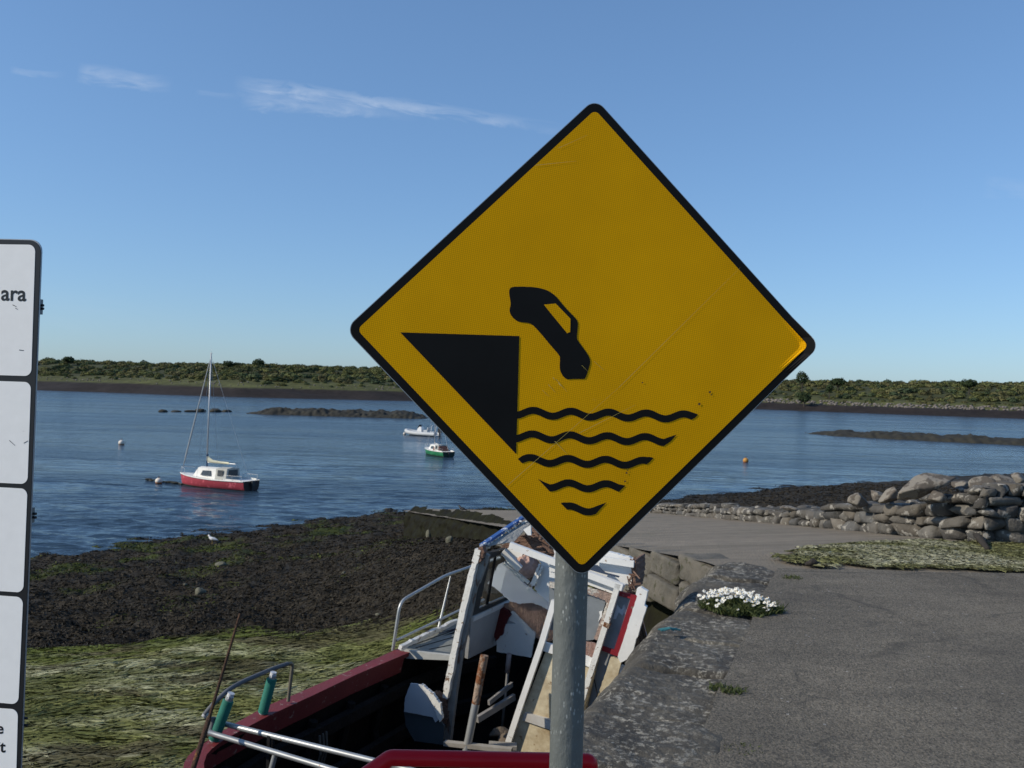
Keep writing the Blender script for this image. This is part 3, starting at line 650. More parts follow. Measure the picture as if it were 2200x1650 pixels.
def build_dry_wall():
    base = [(1330, 1098), (1423, 1103), (1520, 1112), (1600, 1120), (1700, 1127), (1760, 1134), (1830, 1140), (1900, 1148), (1980, 1152), (2060, 1158), (2110, 1163), (2160, 1160), (2240, 1158), (2330, 1158), (2600, 1170), (3000, 1185)]
    toph = np.interp([b[0] for b in base], [1330, 1423, 1600, 1750, 1830, 1900, 1990, 2060, 2130, 2200, 2330], [9, 19, 27, 38, 54, 70, 82, 97, 113, 120, 130])
    pts = [on_slip(*b) for b in base]; hs = np.array([tp * p[1] / FPX for tp, p in zip(toph, pts)])
    seg = np.concatenate([[0], np.cumsum([np.linalg.norm(pts[i + 1][:2] - pts[i][:2]) for i in range(len(pts) - 1)])])
    ctr = pts[9]; t = thing('dry_stone_wall', 'low dry stone wall of grey rubble running along the slipway', 'stone wall', (ctr[0], ctr[1], ctr[2]))
    g = np.random.default_rng(33); Vs, Fs, k, sd = [], [], 0, 0; PXY = np.array([p[:2] for p in pts]); PZz = np.array([min(p[2], .02) for p in pts])
    def frame(u):
        b_ = np.stack([np.interp(u, seg, PXY[:, 0]), np.interp(u, seg, PXY[:, 1])], -1); e = .25
        d = np.stack([np.interp(u + e, seg, PXY[:, 0]) - np.interp(u - e, seg, PXY[:, 0]), np.interp(u + e, seg, PXY[:, 1]) - np.interp(u - e, seg, PXY[:, 1])], -1); d /= np.linalg.norm(d, axis=-1)[:, None] + 1e-9
        o = np.stack([-d[:, 1], d[:, 0]], -1); sg = np.sign((o * b_).sum(-1)); return b_, o * sg[:, None], np.interp(u, seg, PZz)
    Cs = []
    bnd = lambda r_, u: (r_ * .118 + .05 * (fbm(np.array([u * 1.3 + r_ * 7.7]), np.array([r_ * 3.1]), 3, 61)[0] - .5) * (r_ > 0)) * float(np.interp(u, [0, 7, 12], [.62, .8, 1.12]) if r_ else 1) - (.03 if r_ == 0 else 0)
    pal = [np.array(q) for q in ((.100, .092, .080), (.086, .080, .072), (.115, .102, .084), (.085, .083, .079), (.125, .117, .103))]
    for r_ in range(9):
        u = g.uniform(-.2, 0)
        while u < seg[-1] - .1:
            wd = g.uniform(.17, .50) * (.8 if r_ > 3 else 1); u1 = u + wd; um = (u + u1) / 2; hh = float(np.interp(um, seg, hs)) * g.uniform(.94, 1.08)
            if bnd(r_, um) < hh - .04:
                j_ = lambda: g.normal(0, .014); tz = lambda q: min(bnd(r_ + 1, q), hh + .06)
                c = [(u + j_() - .012, bnd(r_, u) + j_() - .010), (u1 + j_() + .012, bnd(r_, u1) + j_() - .010), (u1 + j_() + .012, tz(u1) + j_() + .010), (u + j_() - .012, tz(u) + j_() + .010)]
                v, f = fitted(c, g.uniform(.30, .44), frame, 900 + sd, 3); Vs.append(v); Fs.append(f + k); k += len(v); Cs.append(np.repeat((pal[int(g.integers(5))] * g.uniform(.7, 1.25))[None], len(v), 0))
            sd += 1; u = u1
    for q in range(270):
        uc = np.array([g.uniform(2, seg[-1])]); hh = float(np.interp(uc[0], seg, hs)); b_, o_, zb = frame(uc); s_ = g.uniform(.09, .26) * min(1, hh / .35 + .3); c = b_[0] + o_[0] * g.uniform(.30, .85)
        v, f = rock((c[0], c[1], zb[0] + hh * g.uniform(.72, .92)), (s_ * 1.6, s_ * 1.1, s_ * .75), 1500 + q, 3, 18, .06, g.uniform(0, 6), g.normal(0, .2), .04, .48); Vs.append(v); Fs.append(f + k); k += len(v); Cs.append(np.repeat((pal[int(g.integers(5))] * g.uniform(.7, 1.25))[None], len(v), 0))
    obj('rubble', np.concatenate(Vs), np.concatenate(Fs), DRYST, t, smooth=False, col=np.concatenate(Cs))
    # dark packing behind the face so that no daylight shows between the stones
    Vp, Fp = [], []
    for i, (p, h) in enumerate(zip(pts, hs)):
        o = nrm(np.array((p[0], p[1]))); Vp += [(p[0] + o[0] * .22, p[1] + o[1] * .22, p[2] - .2), (p[0] + o[0] * .3, p[1] + o[1] * .3, min(p[2], .02) + h * .8), (p[0] + o[0] * .75, p[1] + o[1] * .75, min(p[2], .02) + h * .75), (p[0] + o[0] * 1.0, p[1] + o[1] * 1.0, p[2] - 2.2)]
    for i in range(len(pts) - 1):
        for q in range(3): Fp.append((4 * i + q, 4 * i + 4 + q, 4 * i + 5 + q, 4 * i + 1 + q))
    obj('packing', Vp, Fp, mat('wall_packing', (.05, .046, .038), scale=6, rough=.95, bump=.2), t)
build_dry_wall()
BOULD = mat('boulder', (.115, .097, .078), (.072, .063, .053), scale=2, rough=.92, bump=.15, bscale=14, chips=(.20, .18, .15), chip_amt=.25, chip_scale=5)
for k, (px, py, w, h, d, tilt, dist, lab) in enumerate((
        (1992, 1043, 146, 44, 75, .36, 10.55, 'biggest boulder, a long tilted slab crowning the dry stone wall'),
        (2104, 1047, 70, 36, 50, .28, 10.3, 'wedge shaped boulder right of the long tilted slab'),
        (1845, 1075, 42, 26, 40, .2, 12.1, 'rounded boulder at the low left end of the rubble heap'),
        (1914, 1066, 50, 34, 40, .45, 11.5, 'pointed brown boulder leaning against the long tilted slab'),
        (1884, 1064, 40, 22, 40, .1, 12.0, 'boulder half hidden behind the pointed brown one'),
        (2068, 1040, 40, 22, 40, .05, 10.9, 'boulder behind the gap between the slab and the wedge'),
        (1697, 1092, 60, 14, 40, -.12, 15.0, 'flat slab lying on the low left part of the dry stone wall'),
        (2150, 1035, 60, 26, 50, .05, 11.4, 'flat boulder behind the wedge, near the right picture edge'),
        (2010, 1068, 46, 26, 36, 0, 10.4, 'squat stone tucked under the long tilted slab'),
        (2190, 1030, 44, 24, 40, 0, 11.0, 'rightmost boulder on top of the rubble wall'))):
    p = P(px, py, dist); s = dist / FPX
    v, f = rock(p, (w * s, d * s, h * s * 1.1), 40 + k * 3, 4, 11, .05, .15, tilt, .0, .42)
    tag(obj('boulder', v, f, BOULD), lab, 'boulder', 'boulders lying on the dry stone wall')

# weed washed over the head of the slip
def on_top(px, py):
    p = PZ(px, py, 0)
    q = on_slip(px, py)
    return q if slip_z(p[0], p[1]) < 0 else p
def build_slip_weed():
    poly = np.array([on_top(*q)[:2] for q in ((1645, 1206), (1720, 1180), (1851, 1168), (1962, 1163), (2080, 1166), (2157, 1159), (2215, 1142), (2330, 1150), (2330, 1229), (2200, 1229), (1990, 1224), (1879, 1221), (1756, 1219), (1684, 1213))])
    g = np.random.default_rng(51); lo, hi = poly.min(0), poly.max(0); q = g.uniform(lo, hi, (95000, 2))
    ins = np.zeros(len(q), bool)
    for i in range(len(poly)):
        a, b = poly[i], poly[(i + 1) % len(poly)]
        c = ((a[1] > q[:, 1]) != (b[1] > q[:, 1])) & (q[:, 0] < (b[0] - a[0]) * (q[:, 1] - a[1]) / (b[1] - a[1] + 1e-12) + a[0]); ins ^= c
    q = q[ins]; de = np.full(len(q), 9.0)
    for i in range(len(poly)):
        a, b = poly[i], poly[(i + 1) % len(poly)]; d_ = b - a; t_ = np.clip(((q - a) @ d_) / (d_ @ d_), 0, 1); de = np.minimum(de, np.linalg.norm(q - a - t_[:, None] * d_, axis=1))
    q = q[fbm(q[:, 0] * 3.5, q[:, 1] * 3.5, 4, 5) + np.minimum(de, .45) * 1.1 > .54]; n = len(q)
    V, F = strips(q, g.normal(.1, .55, n), g.uniform(.05, .17, n), g.uniform(.004, .010, n), g.uniform(.003, .016, n), g.normal(0, .5, n), 3, 6)
    hump = .02 * np.clip(fbm(V[..., 0] * 1.6, V[..., 1] * 1.6, 3, 55) - .25, 0, 1)
    V[..., 2] += np.minimum(slip_z(V[..., 0], V[..., 1]), 0) + hump + .01
    pl = np.clip((fbm(q[:, 0] * 1.3, q[:, 1] * 3.5, 3, 57) - .46) * 5, 0, 1)[:, None] * g.uniform(.4, 1.1, n)[:, None]
    c = np.array((.150, .152, .062)) * (1 - pl) + np.array((.38, .37, .26)) * pl; c = np.clip(c, 0, 1) * g.uniform(.5, 1.3, n)[:, None]
    tag(obj('washed_up_weed', V.reshape(-1, 3), F, mat('washed_weed', (.05, .05, .05), scale=20, rough=.7, attr='tint', spec=.25), col=np.repeat(c, V.shape[1], 0)), 'pale green weed washed across the head of the slipway', 'seaweed', kind='stuff')
build_slip_weed()
DRIFT = mat('driftwood', (.022, .019, .017), (.04, .034, .028), scale=9, rough=.9, bump=.1)
b = MB(); p0 = on_top(2088, 1160); p1 = on_top(2122, 1186)
b.tube([p0 + (0, 0, .09), p0 * .55 + p1 * .45 + (0, 0, .085), p1 + (0, 0, .03)], [.02, .04, .028], 8); b.tube([p0 * .5 + p1 * .5 + (0, 0, .08), p0 * .5 + p1 * .5 + (.12, .05, .02)], [.02, .008], 6)
tag(b.obj('driftwood', DRIFT, smooth=True), 'short black piece of driftwood lying in the washed up weed', 'driftwood')
p0 = on_top(1730, 1217); p1 = on_top(1762, 1218); b = MB(); b.tube([p0 + (0, 0, .02), (p0 + p1) / 2 + (0, 0, .05), p1 + (0, 0, .015)], [.015, .035, .012], 8)
tag(b.obj('driftwood', DRIFT, smooth=True), 'dark lump of tarry wood where the tarmac meets the weed', 'driftwood')

# plants on the quay
def leaf_fan(c, n, h, spread, seed, w=.006):
    g = np.random.default_rng(seed); V = []; F = []
    for i in range(n):
        a = g.uniform(0, 2 * pi); b0 = np.array(c) + np.array((cos(a), sin(a), 0)) * spread * g.uniform(0, 1) ** .6 * np.array((1, .8, 1)); l = h * g.uniform(.5, 1.1)
        dr = np.array((g.normal(0, .45), g.normal(0, .45), 1)); sd = nrm(np.cross(dr, (g.normal(), g.normal(), .1))) * w
        k = len(V); V += [b0 - sd, b0 + sd, b0 + dr * l * .6 + sd * .8, b0 + dr * l * .6 - sd * .8, b0 + dr * l + np.array((g.normal(0, .15) * l, g.normal(0, .15) * l, -.1 * l))]
        F += [(k, k + 1, k + 2, k + 3), (k + 3, k + 2, k + 4)]
    return np.array(V), F
GREEN = mat('plant_leaf', (.045, .065, .016), (.075, .09, .026), scale=30, rough=.7, trans=.2)
def build_flowers():
    c = PZ(1592, 1304, .02); t = thing('flowering_plant', 'clump of white daisies with dark green leaves growing on the quay edge', 'flowers', c)
    g = np.random.default_rng(61); V, F = [], []; k = 0
    for i in range(60):
        a = g.uniform(0, 2 * pi); r = g.uniform(0, 1) ** .5; q = c + np.array((cos(a) * r * .27, sin(a) * r * .20, -.02)); v, f = leaf_fan(q, 44, .092 * (1.15 - .5 * r), .05, 100 + i, .0045); V.append(v); F += [tuple(j + k for j in x) for x in f]; k += len(v)
    obj('foliage', np.concatenate(V), F, GREEN, t)
    pet = mat('petal', (.82, .82, .78), (.74, .74, .68), scale=60, rough=.6); eye = mat('flower_eye', (.55, .36, .02), scale=50, rough=.7)
    def head(q, s, tilt, sd):
        gg = np.random.default_rng(sd); Vh, Fh, Ih = [], [], []; ax = nrm(np.array((tilt[0], tilt[1], 1))); u = nrm(np.cross(ax, (1, .2, 0))); w = np.cross(ax, u)
        for m_ in range(11):
            a = 2 * pi * m_ / 11 + gg.normal(0, .06); d = cos(a) * u + sin(a) * w; e = -sin(a) * u + cos(a) * w; j = len(Vh); dz = ax * s * gg.uniform(-.35, .1)
            Vh += [q + d * s * .2 - e * s * .07, q + d * s * .2 + e * s * .07, q + d * s * .8 + e * s * .19 + dz * .6, q + d * s + dz, q + d * s * .8 - e * s * .19 + dz * .6]; Fh.append((j, j + 1, j + 2, j + 3, j + 4)); Ih.append(0)
        v, f = ico(1); j = len(Vh); Vh += list(q + (v * s * .27) + ax * s * .06); Fh += [tuple(int(z) + j for z in x) for x in f]; Ih += [1] * len(f)
        return np.array(Vh), Fh, Ih
    rest_V, rest_F, rest_I, kk = [], [], [], 0
    for i in range(235):
        a = g.uniform(0, 2 * pi); r = g.uniform(0, 1) ** .5; bias = .9 if g.uniform() < .6 else 1
        x, y = cos(a) * r * .30, sin(a) * r * .22 * bias + .015
        q = c + np.array((x - .015, y, .112 - .062 * r ** 2 * g.uniform(.6, 1.4) - .05 * max(0, x / .3) + g.normal(0, .012)))
        if y < -.09 and g.uniform() < .4: continue
        v, f, ii = head(q, g.uniform(.011, .0175), (g.normal(0, .4) - .25, g.normal(0, .4) - .35), i)
        if i < 110: obj('flower', v, f, [pet, eye], t, midx=ii)
        else: rest_V.append(v); rest_F += [tuple(j + kk for j in x_) for x_ in f]; rest_I += ii; kk += len(v)
    o = obj('flower_heads', np.concatenate(rest_V), rest_F, [pet, eye], t, midx=rest_I); o['kind'] = 'stuff'
build_flowers()
for k, (px, py, n, h, s, lab) in enumerate(((1572, 1487, 130, .05, .07, 'small grass tuft in a crack of the quay coping below the daisies'), (1540, 1476, 60, .035, .05, 'sparse grass sprig left of the larger coping tuft'), (1700, 1243, 110, .05, .10, 'dark green tuft at the far end of the coping by the weed'), (1594, 1612, 110, .03, .09, 'flat mossy tuft in the coping near the bottom of the picture'), (2188, 1150, 260, .17, .16, 'dry grass growing against the foot of the dry stone wall'), (2170, 1062, 150, .14, .12, 'yellowing grass tuft growing between the top stones of the wall'))):
    c = on_top(px, py) if k != 5 else P(px, py, 10.2)
    if k < 5: c = c - np.array((0, 0, .012))
    v, f = leaf_fan(c, n, h, s, 200 + k, .004 if k < 4 else .006)
    tag(obj('grass_tuft', v, f, GREEN if k != 4 and k != 5 else mat('dry_grass', (.12, .11, .045), (.07, .075, .03), scale=20, rough=.8)), lab, 'grass', 'tufts growing about the quay')
# stones lying in the weed, teal rope scrap
LOOSE = mat('loose_stone', (.15, .145, .11), (.09, .09, .06), scale=8, rough=.9, bump=.15)
for k, (px, py, w, h, lab) in enumerate(((476, 1213, 26, 11, 'pale flat stone in the brown weed below the white gull'), (430, 1272, 25, 18, 'rounded stone in the brown weed, left of the rusty rod tip'), (920, 1150, 11, 22, 'upright pale stone leaning on the foot of the slip wall'), (965, 1162, 16, 20, 'pale stone at the slip wall foot, nearest the wreck'), (968, 1292, 16, 14, 'stone seen between the bars of the wreck bow rail'), (738, 1231, 9, 7, 'tiny pale stone alone in the middle of the brown weed'), (170, 1204, 7, 6, 'tiny pale stone by the water edge on the left'), (812, 1320, 12, 6, 'small flat stone just above the green weed by the bow rail'), (398, 1256, 9, 5, 'small grey stone above the rounded one in the weed'))):
    c = on_ground(px, py + h * .3); s = c[1] / FPX
    v, f = rock(c + np.array((0, 0, h * s * .30)), (w * s, w * s * .8, h * s * 1.1), 500 + k, 3, 12)
    tag(obj('stone', v, f, LOOSE), lab, 'stone', 'loose stones lying in the weed')
c = PZ(1432, 1353, .03); b = MB(); g = np.random.default_rng(5)
for k in range(5): b.tube([c + np.array((-.03 + g.normal(0, .015), g.normal(0, .02), .0)), c + np.array((.02, g.normal(0, .02), .015)), c + np.array((.06 + g.normal(0, .02), g.normal(0, .02), .0))], .006, 6)
tag(b.obj('rope_scrap', mat('teal_rope', (.03, .16, .18), (.02, .10, .12), scale=40, rough=.8)), 'frayed scrap of teal rope lying on the quay edge', 'rope')

# ------------------------------------------------------------------ the warning sign
SY = radians(6.0); SC0 = P(1264, 726, 1.56); SN = np.array((sin(SY), -cos(SY), 0.0)); SU = np.array((cos(SY), sin(SY), 0.0)); ZV = np.array((0, 0, 1.0))
def build_warning_sign():
    foot = SC0 - SN * .036 * 1.0; foot = np.array((foot[0] + .0, foot[1], 0.0)); fp = P(1222, 1430, SC0[1] + .05); foot[0] = fp[0]; foot[1] = fp[1]
    t = thing('warning_sign', 'yellow diamond sign showing a car falling off a quay into waves, on a galvanised pole', 'road sign', foot)
    half = .3; rad = .022
    def rsq(inset, off, n=14):
        h = half - inset; r = max(rad - inset * .8, .009); pts = []
        for cx, cy, a0 in ((h - r, h - r, 0), (-h + r, h - r, 90), (-h + r, -h + r, 180), (h - r, -h + r, 270)):
            for a in np.linspace(a0, a0 + 90, n): pts.append((cx + r * cos(radians(a)), cy + r * sin(radians(a))))
        out = []
        for i in range(len(pts)):                                     # add points along the straight edges
            a, b_ = np.array(pts[i]), np.array(pts[(i + 1) % len(pts)]); k = max(1, int(np.linalg.norm(b_ - a) / .05))
            for j in range(k): out.append(a + (b_ - a) * j / k)
        p = np.array(out); c = cos(radians(45)); q = np.stack([p[:, 0] * c - p[:, 1] * c, p[:, 0] * c + p[:, 1] * c], -1)
        return q
    def place(q, off):
        u, v = q[:, 0], q[:, 1]
        b = np.where(u > .388, (u - .388) ** 1.0 * .55, 0)            # the knocked right corner
        b2 = np.where(u > .388, (u - .388) * .12, 0)
        return SC0 + SU * (u - b2)[:, None] + ZV * v[:, None] + SN * (off + b)[:, None]
    def disc(q, off):
        fr = np.concatenate([[0], np.linspace(.15, .85, 6), np.linspace(.885, 1, 9)]); V = [place(q[:1] * 0, off)]
        for f in fr[1:]: V.append(place(q * f, off))
        n = len(q); F = [(0, 1 + i, 1 + (i + 1) % n) for i in range(n)]
        for k in range(len(fr) - 2):
            for i in range(n): F.append((1 + k * n + i, 1 + (k + 1) * n + i, 1 + (k + 1) * n + (i + 1) % n, 1 + k * n + (i + 1) % n))
        return np.concatenate(V), F
    alu = mat('sign_aluminium', (.42, .43, .44), (.34, .35, .36), scale=12, rough=.45, metal=.8)
    blk = mat('black_film', (.0065, .006, .0055), (.009, .0085, .008), scale=9, rough=.5, spec=.12)
    def yel_extra(n, l, mp, col, noise, ramp, mixc):
        def lines(rot, sc):
            m2 = n.new('ShaderNodeMapping'); m2.inputs['Rotation'].default_value = (0, radians(rot), 0); m2.inputs['Scale'].default_value = (sc, sc, sc); l.new(mp.outputs[0], m2.inputs[0])
            w = n.new('ShaderNodeTexWave'); w.wave_type = 'BANDS'; w.bands_direction = 'X'; w.inputs['Scale'].default_value = 1; w.inputs['Distortion'].default_value = .8; w.inputs['Detail'].default_value = 1; l.new(m2.outputs[0], w.inputs['Vector']); return w.outputs[0]
        a = ramp(lines(10, 92), .1, (.84, .84, .84, 1), .8, (1.07, 1.07, 1.07, 1)); c = ramp(lines(78, 92), .1, (.86, .86, .86, 1), .8, (1.06, 1.06, 1.06, 1))
        col = mixc(1.0, mixc(1.0, col, a, 'MULTIPLY'), c, 'MULTIPLY')
        col = mixc(1.0, col, ramp(noise(5, 5), .35, (.93, .92, .9, 1), .7, (1.06, 1.06, 1.1, 1)), 'MULTIPLY')
        return mixc(ramp(noise(16, 8, .7), .69, (0, 0, 0, 1), .76, (.35, .35, .35, 1)), col, (.55, .40, .10))
    yel = mat('yellow_reflective_film', (.78, .385, .001), (.74, .36, .001), scale=3, rough=.5, spec=.06, extra=yel_extra)
    qo, qi = rsq(0, 0), rsq(.0150, 0)
    # plate: silvery sheet with its rim
    V1, F1 = disc(qo, 0.0); V2, F2 = disc(qo, -.003); n = len(V1); m = len(qo); e0 = n - m
    F = [f for f in F1] + [tuple(i + n for i in f[::-1]) for f in F2] + [(e0 + i, e0 + i + n, e0 + (i + 1) % m + n, e0 + (i + 1) % m) for i in range(m)]
    obj('plate', np.concatenate([V1, V2]), F, alu, t)
    qb = rsq(.0012, 0); Vb, Fb = disc(qb, .0006); obj('border', Vb, Fb, blk, t)
    Vy, Fy = disc(qi, .0012); obj('face', Vy, Fy, yel, t)
    pl = SC0 + SN * .0018
    def sym(name, pts, parent=t, m=blk, off=0.0):
        q = np.array([PP(x, y, pl, SN) for x, y in pts]) + SN * off
        nn = np.zeros(3)
        for i in range(len(q)): nn += np.cross(q[i] - q[0], q[(i + 1) % len(q)] - q[0])
        f = tuple(range(len(q))); return obj(name, q, [f if np.dot(nn, SN) > 0 else f[::-1]], m, parent)
    sym('quay_symbol', [(860, 714), (1115.8, 722), (1108.9, 975.5)])
    k = 1 / 3.056; cc = lambda L: [(1040 + x * k, 590 + y * k) for x, y in L]
    def smooth(L, it=2):
        for _ in range(it):
            o = []
            for i in range(len(L)):
                a, b = np.array(L[i]), np.array(L[(i + 1) % len(L)]); o += [tuple(a * .75 + b * .25), tuple(a * .25 + b * .75)]
            L = o
        return L
    car = [(165, 105), (170, 90), (185, 80), (250, 78), (330, 82), (385, 92), (430, 110), (470, 140), (490, 165), (540, 225), (600, 285), (613, 305), (617, 330), (612, 375), (609, 415), (615, 432), (650, 480), (685, 530), (697, 560), (697, 585), (680, 640), (666, 680), (652, 686), (600, 684), (550, 688), (530, 680), (510, 655), (498, 625), (497, 590), (499, 550), (495, 530), (440, 468), (380, 395), (335, 345), (315, 327), (290, 316), (235, 312), (205, 298), (180, 272), (168, 245), (168, 225), (175, 200), (173, 170), (165, 130)]
    c = sym('car_symbol', cc(smooth(car, 1)))
    sym('car_window', cc([(392, 197), (470, 190), (567, 290), (565, 378), (556, 380), (545, 385), (430, 245)]), c, yel, .0006)
    def wave(x0, x1, ph, y0, pre=(), post=(), post_b=(), pre_b=()):
        xs = np.linspace(x0, x1, 70); cy = y0 + .0235 * (xs - ph) + 18 - 18 * np.cos(2 * pi * (xs - ph) / 247)
        sl = np.abs(np.sin(2 * pi * (xs - ph) / 247)); hw = 23 + 2.0 * sl
        top = list(zip(xs, cy - hw)); bot = list(zip(xs, cy + hw))[::-1]
        sym('wave_symbol', cc(list(pre) + top + list(post) + bot + list(pre_b)))
    wave(215, 1362, 325, 891, post=[(1405, 918), (1385, 940)])
    wave(213, 1180, 318, 1046, post=[(1210, 1068), (1265, 1050), (1225, 1095)])
    wave(250, 1068, 305, 1201, post=[(1090, 1197), (1112, 1203), (1090, 1228)], pre=[(222, 1210)])
    wave(430, 885, 556, 1367, post=[(928, 1385)], pre=[(355, 1342), (395, 1362)], pre_b=[])
    wave(545, 735, 560, 1519, post=[(770, 1508), (805, 1496), (775, 1525)], pre=[(503, 1500), (525, 1495)])
    # scratches, dirt specks
    sc = mat('scratch', (.68, .50, .10), scale=30, rough=.4)
    b = MB()
    for (x0, y0, x1, y1, w) in ((1090, 1043, 1330, 832, 1.0), (1330, 832, 1590, 575, .9), (1192, 948, 1218, 975, 1.2), (1195, 815, 1218, 842, .9), (1188, 811, 1192, 816, 1.8), (1200, 823, 1206, 830, 2.0), (1165, 838, 1180, 852, .7), (1250, 785, 1262, 797, .7), (1276, 776, 1298, 796, .7), (1178, 826, 1193, 843, 1.0), (1245, 930, 1365, 870, 1.0), (1150, 355, 1238, 346, 1.0), (1200, 318, 1262, 290, .8)):
        a, c2 = np.array((x0, y0)), np.array((x1, y1)); d = nrm(np.append(c2 - a, 0))[:2]; nn = np.array((-d[1], d[0])) * w * .5
        b.add([PP(*q, pl, SN) + SN * .0003 for q in (a - nn, a + nn, c2 + nn * .3, c2 - nn * .3)], [(0, 1, 2, 3)])
    b.obj('scratch', sc, t)
    b = MB(); g = np.random.default_rng(8)
    for (x0, y0, s) in ((1502, 868, 4), (1346, 1016, 3), (1343, 1034, 2.5), (1348, 1010, 2), (1525, 842, 3), (1380, 822, 2), (1528, 848, 2)):
        q = [(x0 + s * g.uniform(.5, 1) * cos(a), y0 + s * g.uniform(.5, 1) * sin(a)) for a in np.linspace(0, 5.5, 8)]; b.add([PP(*z, pl, SN) + SN * .0003 for z in q], [tuple(range(8))])
    b.obj('dirt_speck', mat('dirt', (.09, .055, .02), scale=30), t)
    # pole
    def pole_extra(n, l, mp, col, noise, ramp, mixc):
        v = n.new('ShaderNodeTexVoronoi'); v.inputs['Scale'].default_value = 165; v.inputs['Randomness'].default_value = 1; l.new(mp.outputs[0], v.inputs['Vector'])
        d = ramp(v.outputs['Distance'], .14, (1, 1, 1, 1), .32, (0, 0, 0, 1)); f = ramp(noise(26, 4), .44, (0, 0, 0, 1), .56, (1, 1, 1, 1))
        col = mixc(mixc(1.0, d, f, 'MULTIPLY'), col, (.36, .38, .37))
        return mixc(ramp(noise(45, 6, .7), .66, (0, 0, 0, 1), .72, (.7, .7, .7, 1)), col, (.40, .42, .42))
    zinc = mat('galvanised_steel', (.165, .178, .172), (.110, .122, .118), scale=9, rough=.5, metal=.25, stretch=(1, 1, .45), bump=.06, bscale=60, extra=pole_extra)
    top = SC0[2] + .22
    b = MB(); b.tube([foot + (0, 0, -.05), foot + (0, 0, top)], .0302, 40); o = b.obj('pole', zinc, t, smooth=True, auto=40)
    b = MB(); b.tube([foot + (0, 0, top), foot + (0, 0, top + .012)], .0315, 24); b.obj('pole_cap', blk, t)
    b = MB(); mk = foot + np.array((0, 0, 0))
    b2 = MB()
    for hz in (SC0[2] - .20, SC0[2] + .16):
        cq = np.array((foot[0], foot[1], hz)); b.tube([cq + (0, 0, -.018), cq + (0, 0, .018)], .034, 28); m_ = SC0 + SU * 0 + np.array((0, 0, hz - SC0[2]))
        b.bar(cq + np.array((-.12, .0, 0)) - SN * -.028, cq + np.array((.12, .036, 0)) - SN * -.028, .012, .03)
    b.obj('clamp', alu, t)
build_warning_sign()

